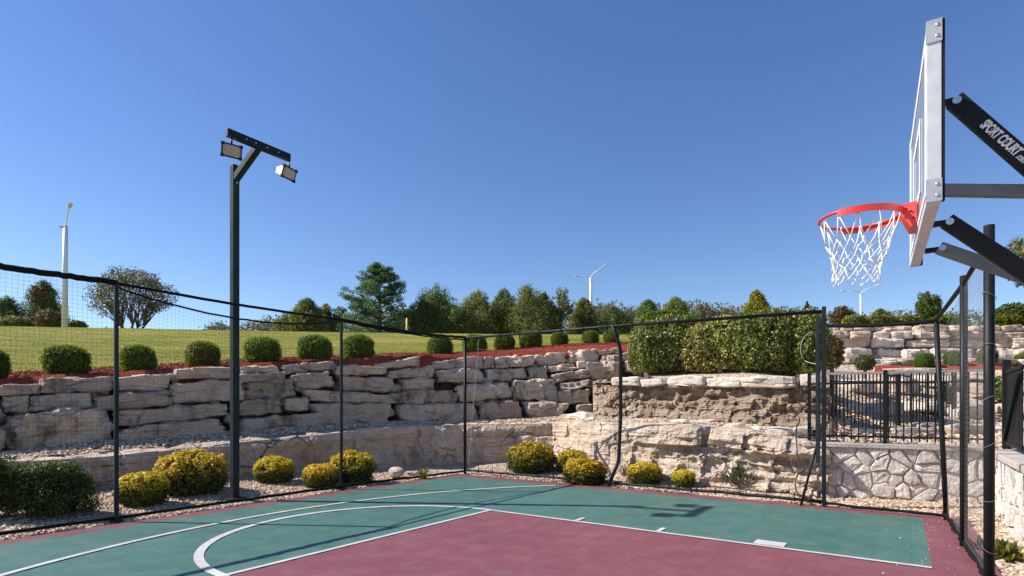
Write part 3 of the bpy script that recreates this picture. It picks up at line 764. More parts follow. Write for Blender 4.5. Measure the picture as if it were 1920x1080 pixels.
Z3 = [(178, 160, 427, 150, 427, 198, 178, 203), (180, 206, 432, 198, 448, 242, 182, 262), (435, 150, 752, 123, 757, 182, 440, 212), (500, 215, 747, 184, 764, 282, 538, 308),
      (203, 262, 502, 245, 528, 348, 214, 358), (172, 366, 442, 360, 452, 456, 174, 472), (455, 362, 602, 357, 607, 436, 455, 442), (174, 492, 702, 450, 720, 532, 176, 600),
      (598, 303, 1150, 342, 1162, 392, 604, 378), (770, 150, 1102, 163, 1107, 207, 788, 216), (815, 220, 1162, 234, 1188, 320, 820, 310), (612, 394, 1122, 398, 1128, 522, 705, 528),
      (1055, 140, 1292, 98, 1312, 152, 1068, 172), (1108, 186, 1382, 154, 1392, 228, 1112, 238), (1198, 240, 1427, 234, 1432, 302, 1203, 310), (1178, 314, 1532, 308, 1534, 392, 1178, 400),
      (1168, 406, 1640, 394, 1690, 508, 1196, 508), (182, 120, 60, 170, 60, 205, 182, 210)][:-1]
Z4 = [(28, 264, 360, 223, 362, 306, 38, 308), (362, 225, 432, 240, 436, 302, 362, 312), (50, 320, 342, 298, 378, 388, 76, 398), (180, 410, 522, 388, 548, 492, 213, 522), (345, 520, 602, 510, 628, 622, 342, 630),
      (618, 520, 905, 528, 856, 622, 640, 630), (556, 384, 827, 373, 833, 510, 558, 502), (438, 240, 687, 220, 687, 288, 438, 302), (366, 310, 628, 298, 638, 368, 370, 388), (640, 294, 768, 290, 772, 372, 640, 374),
      (690, 220, 892, 198, 896, 272, 698, 292), (896, 194, 1082, 183, 1092, 260, 904, 268), (764, 292, 947, 268, 952, 312, 774, 332), (950, 264, 1007, 258, 1008, 302, 954, 310), (782, 345, 1037, 308, 1048, 358, 788, 398),
      (1012, 268, 1234, 262, 1244, 362, 1036, 382), (842, 400, 1037, 376, 1042, 422, 848, 447), (832, 450, 912, 444, 932, 532, 828, 512), (918, 450, 1032, 438, 1042, 532, 928, 532), (948, 540, 1047, 533, 1052, 588, 953, 588),
      (1084, 195, 1242, 163, 1247, 207, 1088, 224), (1102, 226, 1322, 203, 1322, 252, 1102, 264), (1268, 258, 1364, 252, 1392, 322, 1272, 328), (1278, 158, 1350, 148, 1350, 197, 1278, 199),
      (1040, 388, 1150, 372, 1150, 470, 1045, 475), (1050, 480, 1140, 475, 1140, 580, 1052, 585), (530, 395, 560, 390, 562, 500, 545, 505), (640, 640, 760, 636, 760, 650, 640, 655)][:-2]
sd = 0
for lst, fn in ((Z2, z2), (Z3, z3), (Z4, z4)):
    for q in lst:
        sd += 1
        quad = [fn(q[2 * i], q[2 * i + 1]) for i in range(4)]
        big = (q[2] - q[0]) > 300
        wall_stone(quad, Yw, .62, sd, wall, M['stone'], n=17 if big else 13, k=R.uniform(8, 14), rough=1.25)
# filler stones deep in the joints
fill = MB(); fu = random.Random(3)
for i in range(150):
    u = fu.uniform(-60, 1180); v0 = Vb(u) - 6; v1 = float(np.interp(u, [0, 200, 330, 560, 800, 1000, 1180], [722, 706, 702, 690, 678, 668, 660])); v = fu.uniform(v1, v0)
    w, h = fu.uniform(14, 34), fu.uniform(8, 18)
    fr = [P(u + a * w / 2, v + b * h / 2, Yw(u, v) + .17) for a, b in ((-1, -1), (1, -1), (1, 1), (-1, 1))]
    bk = [q + Vector((q.x, q.y, 0)).normalized() * .3 for q in fr]
    vs_, fs_ = stone_geo(fr + bk, 900 + i, n=4, k=4)
    fill.add(vs_, fs_)
o = fill.build('joint_rubble', M['stone'], wall, smooth=True); tag(o, kind='stuff')

caps = empty('cap_stone_row', P(1350, 725, 10.9), 'single row of pale squared cap stones under the tall hedge', 'stone wall')
def z5(x, y): return (1100 + x / 3, 560 + y / 3)
for q in [(122, 442, 285, 438, 288, 492, 130, 492), (290, 455, 415, 448, 434, 480, 300, 500), (433, 436, 652, 432, 656, 490, 436, 492), (656, 446, 858, 443, 862, 498, 660, 496), (846, 440, 1176, 438, 1180, 502, 862, 500), (1184, 422, 1320, 424, 1322, 490, 1200, 492)]:
    sd += 1
    wall_stone([z5(q[2 * i], q[2 * i + 1]) for i in range(4)], lambda u, v: Yt(u) - .02, .5, sd, caps, M['palerock'], name='cap_stone', jit=.04, grow=1.02, n=9, k=9, rough=.7)
# loose rocks on the ledge
loose = [(z4, (868, 600, 985, 580, 1015, 640, 880, 655), 'pale angular loose rock on the ledge, leftmost below the boulder wall corner', 1.1),
         (z4, (985, 622, 1090, 606, 1165, 640, 990, 658), 'low pale loose rock beside the leftmost rock on the ledge', 1.0),
         (z4, (1078, 578, 1150, 570, 1168, 612, 1082, 614), 'small pale rock perched on top of the loose ledge rocks', 1.25),
         (z4, (800, 592, 868, 588, 876, 640, 805, 640), 'grey rock wedged under the boulder wall corner', 1.5),
         (z4, (1165, 628, 1240, 620, 1245, 660, 1168, 662), 'small tan rock beside the bent fence post on the ledge', .9),
         (z5, (442, 684, 560, 680, 560, 720, 445, 722), 'flat grey rock on the ledge below the brown bank', .5),
         (z5, (556, 686, 690, 680, 692, 718, 560, 722), 'flat tan slab lying beside the flat grey ledge rock', .5),
         (z5, (690, 722, 860, 700, 892, 772, 700, 782), 'large rounded boulder fallen on the middle of the ledge', .35),
         (z5, (888, 724, 975, 722, 985, 772, 892, 774), 'squat grey rock between the fallen boulder and pale slab', .35),
         (z5, (980, 738, 1140, 728, 1154, 778, 985, 784), 'long pale pinkish slab resting on the ledge', .25),
         (z5, (1156, 722, 1265, 720, 1278, 784, 1160, 786), 'pale squarish rock behind the looping black cable', .25)]
for fn, q, lab, back in loose:
    sd += 1
    o = wall_stone([fn(q[2 * i], q[2 * i + 1]) for i in range(4)], lambda u, v: Yl(u) + back, .38, sd, None, M['palerock'], name='loose_rock', jit=.02, n=8, k=5)
    tag(o, lab, 'rock', 'loose rocks on the ledge')
for (u, v, w, h, lab) in ((742, 895, 26, 16, 'small white rock on the gravel by the left fence'), (772, 893, 22, 9, 'flat pale stone beside the small white rock on the gravel')):
    sd += 1; g_ = G(u, v, .03)
    o = wall_stone([(u - w / 2, v - h), (u + w / 2, v - h * .9), (u + w / 2, v), (u - w / 2, v)], lambda a, b: g_.y, .25, sd, None, M['palerock'], name='loose_rock', jit=0, n=6, k=3.5)
    tag(o, lab, 'rock', 'loose rocks on the gravel')

# upper wall at right
uw = empty('upper_stone_wall', P(1740, 690, 19.4), 'long stone wall on the upper terrace behind the iron railing', 'stone wall')
def z6(x, y): return (1480 + x / 2.077, 560 + y / 2.077)
rowsU = [(100, 128, [140, 205, 262, 372, 500, 632, 700, 835, 930, 1010]), (126, 156, [140, 240, 325, 400, 490, 636, 790, 930, 1010]), (153, 192, [150, 322, 458, 640, 812, 872, 1010]), (190, 238, [200, 340, 440, 560, 740, 805, 885, 1010]), (232, 258, [140, 300, 430, 520, 640, 760, 900, 1010])]
for k, (y0, y1, xs_) in enumerate(rowsU):
    for a, b in zip(xs_[:-1], xs_[1:]):
        sd += 1; rr = random.Random(sd)
        j = lambda s=5: rr.uniform(-s, s)
        wall_stone([z6(a + 3 + j(2), y0 + j()), z6(b - 3 + j(2), y0 + j()), z6(b - 3 + j(3), y1 + j(3)), z6(a + 3 + j(3), y1 + j(3))], lambda u, v: 18.75 - .16 * k - (u - 1740) * .003, .9, sd, uw, M['palerock'] if rr.random() < .45 else M['stone'], name='wall_stone', jit=.25, n=7, k=6)
# rock steps on the slope behind the railing
rs_ = empty('rock_bank', P(1700, 780, 12), 'stepped bank of rough rocks behind the iron railing', 'rock bank')
steps = [(1560, 702, 1620, 740, 13.5), (1620, 697, 1700, 735, 14.2), (1590, 745, 1660, 780, 12.3), (1560, 742, 1588, 790, 11.8), (1665, 742, 1740, 775, 12.6), (1700, 695, 1780, 728, 15), (1745, 745, 1800, 790, 12.2), (1590, 785, 1650, 812, 11.2), (1660, 780, 1730, 806, 11.4), (1840, 690, 1920, 715, 14), (1800, 705, 1850, 740, 13.6),
         (1555, 795, 1590, 822, 10.3), (1850, 740, 1930, 780, 11.8), (1735, 790, 1790, 815, 10.6), (1640, 690, 1760, 700, 16), (1780, 688, 1850, 700, 15.6)]
for a, b, c, d, y in steps:
    sd += 1; rr = random.Random(sd); j = lambda s=6: rr.uniform(-s, s)
    b = b + (d - b) * .35
    wall_stone([(a + j(), b + j()), (c + j(), b + j()), (c + j(), d + j()), (a + j(), d + j())], lambda u, v: y - .55 - (u - (a + c) / 2) * .011, .7, sd, rs_, M['palerock'] if rr.random() < .6 else M['stone'], name='rock', n=8, k=5)
sl = empty('stone_kerb', P(1700, 835, 9.6), 'low pale stone kerb just behind the iron railing', 'kerb')
for a, b, c, d, y in [(1600, 812, 1680, 832, 10.0), (1684, 803, 1772, 826, 10.2), (1776, 803, 1850, 824, 10.1), (1854, 802, 1930, 822, 10.0)]:
    sd += 1
    wall_stone([(a, b), (c, b - 1), (c, d), (a, d)], lambda u, v: y, .4, sd, sl, M['palerock'], name='kerb_stone', n=7, k=9, rough=.5, jit=.02)

# ------------------------------------------------------------------ veneer retaining wall (irregular flat stones in mortar)
def clip(poly, px, py, nx, ny):
    out = []
    for i in range(len(poly)):
        a, b = poly[i], poly[(i + 1) % len(poly)]
        da = (a[0] - px) * nx + (a[1] - py) * ny; db = (b[0] - px) * nx + (b[1] - py) * ny
        if da <= 0: out.append(a)
        if da * db < 0:
            t = da / (da - db); out.append((a[0] + (b[0] - a[0]) * t, a[1] + (b[1] - a[1]) * t))
    return out
def veneer(root, A, B, z0, z1, nx, nz, seed, thick=.35):
    A, B = Vector(A), Vector(B); L = (B - A).length; tx = (B - A) / L; nrm = Vector((tx.y, -tx.x, 0))
    if nrm.dot(-A) < 0: nrm = -nrm
    MB().box((A + B) / 2 - nrm * thick / 2 + UP * (z0 + z1) / 2, tx * L / 2, nrm * thick / 2, UP * (z1 - z0) / 2).build('mortar_backing', M['mortar'], root)
    rs = random.Random(seed); sites = []
    for i in range(nx):
        for j in range(nz):
            sites.append(((i + .5 + rs.uniform(-.5, .5)) * L / nx, z0 + (j + .5 + rs.uniform(-.4, .4)) * (z1 - z0) / nz))
    rs.shuffle(sites); sites = sites[:int(len(sites) * .82)]
    for i, s in enumerate(sites):
        poly = [(0.004, z0 + .004), (L - .004, z0 + .004), (L - .004, z1 - .004), (.004, z1 - .004)]
        for k, q in enumerate(sites):
            if k == i: continue
            dx, dz = q[0] - s[0], q[1] - s[1]; d = math.hypot(dx, dz)
            if d > 1.2: continue
            g = .008 + .006 * rs.random()
            poly = clip(poly, (s[0] + q[0]) / 2 - dx / d * g, (s[1] + q[1]) / 2 - dz / d * g, dx / d, dz / d)
            if len(poly) < 3: break
        if len(poly) < 3: continue
        # subdivide the outline and wobble it
        pl = []
        for k in range(len(poly)):
            a, b = poly[k], poly[(k + 1) % len(poly)]
            pl.append(a)
            if math.hypot(a[0] - b[0], a[1] - b[1]) > .12: pl.append(((a[0] + b[0]) / 2 + rs.uniform(-.012, .006), (a[1] + b[1]) / 2 + rs.uniform(-.008, .006)))
        c = (sum(p[0] for p in pl) / len(pl), sum(p[1] for p in pl) / len(pl))
        h = rs.uniform(.018, .06); tl = (rs.uniform(-.08, .08), rs.uniform(-.08, .08)); m_ = MB(); n = len(pl)
        def pt(p, hh): return A + tx * p[0] + UP * p[1] + nrm * (hh + tl[0] * (p[0] - c[0]) * (hh > 0) + tl[1] * (p[1] - c[1]) * (hh > 0))
        m_.v += [pt(p, -.004) for p in pl]
        m_.v += [pt((c[0] + (p[0] - c[0]) * .95, c[1] + (p[1] - c[1]) * .95), h) for p in pl]
        m_.v += [pt((c[0] + (p[0] - c[0]) * .6, c[1] + (p[1] - c[1]) * .6), h + rs.uniform(-.003, .014)) for p in pl]
        m_.v.append(pt(c, h + rs.uniform(0, .016)))
        for k in range(n):
            l_ = (k + 1) % n
            m_.f += [(k, l_, n + l_, n + k), (n + k, n + l_, 2 * n + l_, 2 * n + k), (2 * n + k, 2 * n + l_, 3 * n)]
        m_.build('veneer_stone', M['veneer'], root)
VA, VB = Vector((4.80, 8.98, 0)), Vector((6.86, 7.93, 0))
vw = empty('veneer_wall', (VA + VB) / 2, 'low retaining wall of irregular grey veneer stones beneath the iron railing', 'stone wall')
veneer(vw, VA, VB, -.15, .80, 11, 5, 21)
MB().bar(VA.lerp(VB, -.01) + Vector((-.0, .14, .835)), VB + Vector((0, .14, .825)), UP, .07, .40).build('coping', M['concrete'], vw, bevel=.012)
VC = VB + D2 * 3.2
vr = empty('return_wall', (VB + VC) / 2, 'stone faced side wall with concrete cap at the right edge', 'stone wall')
VB2 = VB + D2 * .06
veneer(vr, VB2, VC, -.15, .76, 12, 4, 33, .3)
MB().bar(VB2 + D1 * .12 + UP * .80, VC + D1 * .12 + UP * .80, UP, .075, .42).build('cap_slab', M['concrete'], vr, bevel=.012)

# ------------------------------------------------------------------ iron railing
def railing(root, A, B, z0a, z0b, h, sp, posts, name='picket'):
    A, B = Vector(A), Vector(B); L = (B - A).length; n = int(L / sp)
    tx = (B - A).normalized()
    MB().bar(A + UP * (z0a + h), B + UP * (z0b + h), UP, .035, .04).build('top_rail', M['railtop'], root)
    MB().bar(A + UP * (z0a + .10), B + UP * (z0b + .10), UP, .03, .03).build('bottom_rail', M['blackmetal'], root)
    MB().bar(A + UP * (z0a + h - .16), B + UP * (z0b + h - .16), UP, .028, .028).build('middle_rail', M['blackmetal'], root)
    me = MB().box((0, 0, (h - .05) / 2), tx * .0085, Vector((-tx.y, tx.x, 0)) * .0085, UP * (h - .05) / 2).mesh('picket'); me.materials.append(M['blackmetal'])
    for i in range(1, n):
        k = i / n
        o = bpy.data.objects.new('picket', me); COL.objects.link(o); o.parent = root
        o.location = A.lerp(B, k) + UP * (z0a + (z0b - z0a) * k + .03) - WLOC[root]
    for k in posts:
        MB().box(A.lerp(B, k) + UP * (z0a + (z0b - z0a) * k + (h + .04) / 2), tx * .027, Vector((-tx.y, tx.x, 0)) * .027, UP * (h + .04) / 2).build('post', M['blackmetal'], root)
M['railtop'] = plain('black rail paint with sunlight painted in', (.30, .28, .26), .3, .2, var=.2)  # paler than the black pickets: sunlight on the top rail put into its colour
ra = empty('iron_railing', VA + UP * .87, 'black iron picket railing standing on the veneer wall', 'railing', 'iron railings')
railing(ra, VA + Vector((.08, .15, 0)), VB + Vector((.0, .12, 0)), .872, .862, 1.10, .098, (0, .46, 1))
RB0, RB1 = P(1560, 800, 9.7), P(1790, 790, 11.6)
rb = empty('iron_railing', (RB0.x, RB0.y, .9), 'second black iron railing running back at an angle behind the first', 'railing', 'iron railings')
railing(rb, Vector((RB0.x, RB0.y, 0)), Vector((RB1.x, RB1.y, 0)), .92, 1.0, 1.12, .11, (0, .5, 1))
# gate at the right edge
gA = VB + D1 * .14 + D2 * .02; gB = gA + D2 * 1.3
gt = empty('metal_gate', gA + UP * .84, 'solid black metal gate at the right edge above the return wall', 'gate')
gd = (gB - gA).normalized()
MB().box(gA + UP * 1.46, gd * .045, D1 * .045, UP * .63).build('gate_post', M['blackmetal'], gt)
MB().bar(gA + gd * .05 + UP * 1.92, gB + UP * 1.92, UP, .05, .045).build('top_rail', M['blackmetal'], gt)
MB().bar(gA + gd * .05 + UP * .92, gB + UP * .92, UP, .05, .045).build('bottom_rail', M['blackmetal'], gt)
me = MB().box((0, 0, 0), gd * .058, D1 * .008, UP * .48).mesh('gate_board'); me.materials.append(M['blackmetal'])
for i in range(10):
    o = bpy.data.objects.new('gate_board', me); COL.objects.link(o); o.parent = gt; o.location = gA + gd * (.11 + .122 * i) + UP * 1.42 - WLOC[gt]
MB().bar(gA + gd * .06 + UP * 1.0 + D1 * -.03, gB + UP * 1.85 + D1 * -.03, UP, .05, .03).build('brace', M['blackmetal'], gt)

# ------------------------------------------------------------------ net fences round the court
def sag(A, B, drop, n=14, wob=0, seed=0):
    rs = random.Random(seed); A, B = Vector(A), Vector(B)
    return [A.lerp(B, i / n) - UP * (drop * 4 * (i / n) * (1 - i / n)) + (Vector((rs.uniform(-wob, wob), rs.uniform(-wob, wob), rs.uniform(-wob, wob))) if 0 < i < n else Vector()) for i in range(n + 1)]
def netting(A, B, za, zb, cell, r, drop, bulge, seed, zb0=.03):
    """A,B feet; za,zb top heights; threads as thin three sided tubes"""
    A, B = Vector(A), Vector(B); L = (B - A).length; tx = (B - A) / L; nrm = Vector((-tx.y, tx.x, 0)); m_ = MB()
    def pt(a, b):
        top = za + (zb - za) * a - drop * 4 * a * (1 - a)
        w = Vector((a * 3 + seed, b * 2.3, seed))
        return A.lerp(B, a) + UP * (zb0 + (top - zb0) * b) + nrm * (bulge * math.sin(math.pi * a) * math.sin(math.pi * b) * (1 + .6 * noise.noise(w))) + tx * (.022 * noise.noise(w * 2.1) * math.sin(math.pi * a)) + UP * (.03 * noise.noise(w * 1.7 + Vector((5, 0, 0))) * math.sin(math.pi * b))
    nv = int(L / cell); nh = int(((za + zb) / 2) / cell); sv, sh = 12, 12
    for i in range(nv + 1): m_.tube([pt(i / nv, j / sv) for j in range(sv + 1)], r, 3, caps=False)
    for j in range(nh + 1): m_.tube([pt(i / sh, j / nh) for i in range(sh + 1)], r, 3, caps=False)
    return m_
def sqpost(root, foot, h, w, m, name='post', lean=(0, 0)):
    f = Vector(foot); top = f + UP * h + Vector((lean[0], lean[1], 0))
    MB().bar(f, top, D1, w, w).build(name, m, root, bevel=.006)
FH = 2.97
Lp = [C(-3.36, 6.75), G(218, 978), G(640, 917), G(872, 887)]
lf = empty('net_fence', G(640, 917), 'black net fence along the left side of the court before the boulder wall', 'fence', 'net fences round the court')
for i, q in enumerate(Lp[:3]):
    sqpost(lf, q - UP * .05, FH + .08, .044 if i < 2 else .040, M['blackmetal'] if i == 2 else M['darkgreen'])
    MB().box(q + UP * .012, D1 * .06, D2 * .06, UP * .012).build('foot_plate', M['blackmetal'], lf)
tops = [q + UP * FH for q in Lp]
MB().tube(sag(tops[0], tops[1], .02, 60, .009, 1), .036, 8).build('top_rope', M['rope'], lf, True)
MB().tube(sag(tops[1], tops[2], .03, 24, .002, 2), .020, 8).build('top_rope', M['rope'], lf, True)
MB().tube(sag(tops[1] - UP * .05, tops[2] - UP * .03, .20, 24, .006, 3), .014, 6).build('slack_rope', M['rope'], lf, True)
MB().tube(sag(tops[2], tops[3], .05, 30, .006, 4), .026, 8).build('top_rope', M['rope'], lf, True)
MB().tube(sag(tops[2] - UP * .03, tops[3] - UP * .05, .05, 24, .008, 5), .016, 6).build('slack_rope', M['rope'], lf, True)
for i in range(3):
    MB().tube(sag(Lp[i] + UP * .05, Lp[i + 1] + UP * .05, .0, 20, .006, 8 + i), .022, 6).build('bottom_cable', M['rope'], lf, True)
    netting(Lp[i], Lp[i + 1], FH - .02, FH - .02, .049, (.00105, .0009, .00072)[i], [.03, .2, .08][i], .10, 3 + i).build('net', M['net'], lf)

Bp = [G(872, 887), C(.40, -3.22), G(1545, 950), G(1775, 975)]
bf = empty('net_fence', C(.4, -3.22), 'black net fence along the back of the court before the brown rock bank', 'fence', 'net fences round the court')
FB = 2.97
MB().tube([Bp[0] - UP * .05, Bp[0] + UP * FB], .033, 10).build('post', M['blackmetal'], bf, True)
# bent middle post
m0 = C(.40, -3.22)
kx = Vector((.10, .05, 0)) 
MB().tube([m0 + Vector((-.14, -.05, .02)), m0 + kx * .2 + UP * .36, m0 + kx * .6 + UP * .46, m0 + kx + UP * 1.2, m0 + kx + UP * 2.42, m0 + kx * .8 + UP * 2.56, m0 + Vector((-.06, -.03, 2.92))], .034, 10).build('bent_post', M['blackmetal'], bf, True)
sqpost(bf, Bp[2] - UP * .05, 2.92, .052, M['blackmetal'])
sqpost(bf, Bp[2] + UP * .62 + Vector((-.07, .03, 0)), 2.1, .05, M['darkgreen'])
MB().tube([Bp[2] + Vector((-.28, .10, 0)), Bp[2] + Vector((-.07, .03, .95))], .018, 8).build('brace', M['blackmetal'], bf, True)
t3 = Bp[2] + UP * 2.80
MB().tube([Bp[0] + UP * (FB - .02), m0 + Vector((-.06, -.03, 2.90)), t3], .026, 8).build('top_rail', M['blackmetal'], bf, True)
sk = Bp[0].lerp(Bp[2], .001)
MB().tube(sag(Bp[0] + UP * .07, m0 + UP * .06, 0, 16, .008, 21) + sag(m0 + UP * .06, Bp[2] + UP * .07, 0, 16, .008, 22)[1:], .024, 8).build('bottom_rail', M['blackmetal'], bf, True)
A3 = Bp[3]; a3top = A3 + Vector((-.12, .02, 2.52))
MB().tube(sag(Bp[2] + UP * .05, A3 + UP * .05, 0, 10, .01, 23), .02, 6).build('bottom_cable', M['rope'], bf, True)
MB().tube(sag(Bp[2] + UP * 2.60, a3top, .03, 12, .003, 24), .026, 8).build('top_rope', M['rope'], bf, True)
netting(Bp[0], m0, FB - .1, 2.80, .05, .00068, .02, .05, 11).build('net', M['net'], bf)
netting(m0, Bp[2], 2.80, 2.70, .05, .00068, .02, -.05, 12).build('net', M['net'], bf)
netting(Bp[2], A3, 2.58, 2.5, .05, .00068, .03, .04, 13).build('net', M['net'], bf)
tie = MB().tube([(math.cos(a) * .032, 0, math.sin(a) * .032) for a in [k * math.pi / 4 for k in range(8)]], .006, 4, closed=True)
tie.add(*[(lambda b: (b.v, b.f))(MB().box((0, 0, -.07), (.005, 0, 0), (0, .005, 0), (0, 0, .045)))][0])
tme2 = tie.mesh('tie'); tme2.materials.append(M['rope'])
for i in range(1, 14):
    k = i / 14; pt_ = (Bp[0] + UP * (FB - .02)).lerp(t3, k)
    o = bpy.data.objects.new('tie', tme2); COL.objects.link(o); o.parent = bf; o.location = pt_ - WLOC[bf]; o.rotation_euler = (0, 0, math.atan2(D1.y, D1.x) + math.pi / 2)
for i in range(1, 18):
    k = i / 18; pt_ = Bp[0].lerp(Bp[2], k) + UP * .07
    o = bpy.data.objects.new('tie', tme2); COL.objects.link(o); o.parent = bf; o.location = pt_ - WLOC[bf]; o.rotation_euler = (math.pi, 0, math.atan2(D1.y, D1.x) + math.pi / 2)
MB().tube([Bp[0] + UP * 2.86 + D1 * .02, Bp[0] + UP * 2.92 + D1 * .10, Bp[0] + UP * 2.96 + D1 * .25], .012, 6).build('corner_brace', M['blackmetal'], bf, True)
# slack cord hung under the back rail and pale pull cord at the corner
MB().tube(sag(Bp[0] + UP * 2.70 + D1 * .3, m0 + UP * 2.55, .08, 24, .012, 31), .006, 5).build('slack_cord', M['hose'], bf, True)
MB().tube(sag(Bp[0] + UP * 2.95 + D1 * .36 + D2 * -.03, Bp[0] + UP * .15 + D1 * .09, 0, 20, .004, 32), .0045, 5).build('pull_cord', M['pvc'], bf, True)

RF = [A3, C(5.17, -1.17), C(5.22, .33)]
rf = empty('net_fence', C(5.17, -1.17), 'black net fence along the baseline at the right edge, seen at a slant', 'fence', 'net fences round the court')
MB().tube([A3 - UP * .05, a3top + UP * .05], .030, 10).build('post', M['blackmetal'], rf, True)
MB().tube([RF[1] - UP * .05, RF[1] + UP * 2.76], .034, 10).build('post', M['blackmetal'], rf, True)
MB().tube([RF[2] - UP * .05, RF[2] + UP * 2.86], .036, 12).build('post', M['blackmetal'], rf, True)
MB().tube([a3top, RF[1] + UP * 2.68, RF[2] + UP * 2.74], .024, 8).build('top_rail', M['blackmetal'], rf, True)
MB().tube(sag(A3 + UP * .04, RF[1] + UP * .04, 0, 12, .012, 41) + sag(RF[1] + UP * .04, RF[2] + UP * .04, 0, 12, .012, 42)[1:], .024, 6).build('bottom_cable', M['rope'], rf, True)
MB().tube(sag(A3 + UP * .10 + D1 * -.03, RF[1] + UP * .02 + D1 * .05, 0.0, 12, .02, 43) + sag(RF[1] + UP * .02, RF[2] + UP * .05 + D1 * .06, 0, 12, .02, 44)[1:], .018, 6).build('bottom_cable', M['rope'], rf, True)
netting(A3, RF[1], 2.50, 2.66, .052, .0008, .02, .06, 14).build('net', M['litnet'], rf)
netting(RF[1], RF[2], 2.66, 2.72, .052, .0009, .02, .05, 15).build('net', M['litnet'], rf)
for i in range(6):
    z = .25 + i * .42 + R.uniform(-.05, .05)
    MB().tube([RF[2] + Vector((math.cos(a) * .046, math.sin(a) * .046, z + .03 * math.sin(a + i))) for a in [k * math.pi / 5 for k in range(10)]], .0022, 4, closed=True).build('tie', M['litnet'], rf, True)

# cables by the back fence post
cb = [P(1494, 700, 9.7), P(1492, 715, 9.55), P(1502, 735, 9.5), P(1497, 755, 9.35), P(1504, 762, 9.3), P(1497, 775, 9.3), P(1499, 790, 9.2), P(1493, 805, 8.95), P(1494, 840, 8.75), P(1498, 865, 8.65), P(1509, 880, 8.55), P(1496, 890, 8.5), P(1491, 910, 8.45), P(1500, 928, 8.3), P(1540, 945, 8.15)]
def smooth_path(p, n=5):
    out = []
    for i in range(len(p) - 1):
        a, b, c, d = p[max(i - 1, 0)], p[i], p[i + 1], p[min(i + 2, len(p) - 1)]
        for k in range(n):
            t = k / n; out.append(.5 * ((2 * b) + (c - a) * t + (2 * a - 5 * b + 4 * c - d) * t * t + (3 * b - a - 3 * c + d) * t ** 3))
    return out + [p[-1]]
o = MB().tube(smooth_path(cb), .011, 6).build('drip_cable', M['hose'], smooth=True); tag(o, 'black cable looping down the rock face beside the back fence post', 'cable')
cb = [P(1521, 622, 9.4), P(1508, 632, 9.4), P(1501, 650, 9.4), P(1504, 668, 9.4), P(1512, 678, 9.4), P(1538, 684, 8.3)]
o = MB().tube(smooth_path(cb), .0045, 6).build('cable_loop', M['pvc'], smooth=True); tag(o, 'thin pale cable loop hanging in front of the hedge end', 'cable')
cb = [G(1270, 918, .06), G(1320, 912, .07), G(1380, 916, .07), G(1430, 922, .06), G(1490, 926, .05), G(1530, 938, .04)]
o = MB().tube(smooth_path(cb), .010, 6).build('ground_cable', M['hose'], smooth=True); tag(o, 'black cable lying on the gravel behind the back fence', 'cable')

# ------------------------------------------------------------------ floodlight pole
PB = Vector((-4.258, 8.54, 0))
fl = empty('floodlight_pole', PB, 'dark green square floodlight pole with two lamps on a crossbar', 'light pole')
PBz = gravel_z(PB.x, PB.y)
MB().bar(PB + UP * (PBz - .1), PB + UP * 5.14, D1, .102, .102).build('pole', M['darkgreen'], fl, bevel=.008)
MB().box(PB + UP * (PBz + .03), D1 * .13, D2 * .13, UP * .014).build('base_plate', M['darkgreen'], fl, bevel=.004)
for a in (-1, 1):
    MB().prism([PB + D1 * a * .06 + UP * (PBz + .045), PB + D1 * a * .12 + UP * (PBz + .045), PB + D1 * a * .06 + UP * (PBz + .16)], D2 * .01).build('gusset', M['darkgreen'], fl)
BC = Vector((-3.72, 8.16, 5.27))
MB().bar(PB + UP * 4.93 + D1 * .03, BC - UP * .02, D2, .09, .10).build('arm', M['darkgreen'], fl, bevel=.006)
bn, bfv = BC + D2 * .47, BC - D2 * .51
MB().bar(bn, bfv, UP, .115, .06).build('crossbar', M['blackmetal'], fl, bevel=.005)
for k in (-.30, -.12, .06, .2):
    q = BC + D2 * k + D1 * .031
    MB().tube([q, q + D1 * .008], .010, 8).build('bolt', M['bolt'], fl)
MB().tube([PB + D1 * .06 + UP * 4.86, PB + D1 * .07 + UP * 4.86], .012, 8).build('bolt', M['bolt'], fl)
def flood(pos, yaw, pitch):
    root = fl
    z = Vector((math.cos(yaw) * math.cos(pitch), math.sin(yaw) * math.cos(pitch), -math.sin(pitch)))
    x = UP.cross(z).normalized(); y = z.cross(x)
    pos = Vector(pos)
    m_ = MB(); W, Hh, D = .122, .082, .19
    f = [pos + x * a * W + y * b * Hh for a, b in ((-1, -1), (1, -1), (1, 1), (-1, 1))]
    bk = [pos - z * D + x * a * W * .62 + y * b * Hh * .55 for a, b in ((-1, -1), (1, -1), (1, 1), (-1, 1))]
    m_.add(f + bk, [(0, 1, 2, 3), (7, 6, 5, 4)] + [(i, i + 4, (i + 1) % 4 + 4, (i + 1) % 4) for i in range(4)])
    hs_ = m_.build('lamp_housing', M['lampwhite'], root, bevel=.006)
    fr_ = MB()
    for a, b, c, d in ((-1, -1, 1, -1), (1, -1, 1, 1), (1, 1, -1, 1), (-1, 1, -1, -1)):
        fr_.tube([pos + z * .012 + x * a * W + y * b * Hh, pos + z * .012 + x * c * W + y * d * Hh], .012, 6)
    for a, b in ((-1, -1), (1, -1), (1, 1), (-1, 1)):
        fr_.box(pos + z * .012 + x * a * W * .97 + y * b * Hh * .97, x * .022, y * .02, z * .016)
    fr_.build('lamp_frame', M['blackmetal'], hs_)
    MB().box(pos + z * .012, x * W * .95, y * Hh * .92, z * .006).build('lamp_lens', M['lampglass'], hs_)
    MB().tube([pos + y * (Hh + .005) - z * .03, pos + y * (Hh + .04) - z * .02, Vector((pos.x, pos.y, 5.22)) - z * .02 * 0], .014, 6).build('lamp_bracket', M['blackmetal'], hs_, True)
flood(P(434, 283, 7.86), math.atan2(-.80, .60), .28)
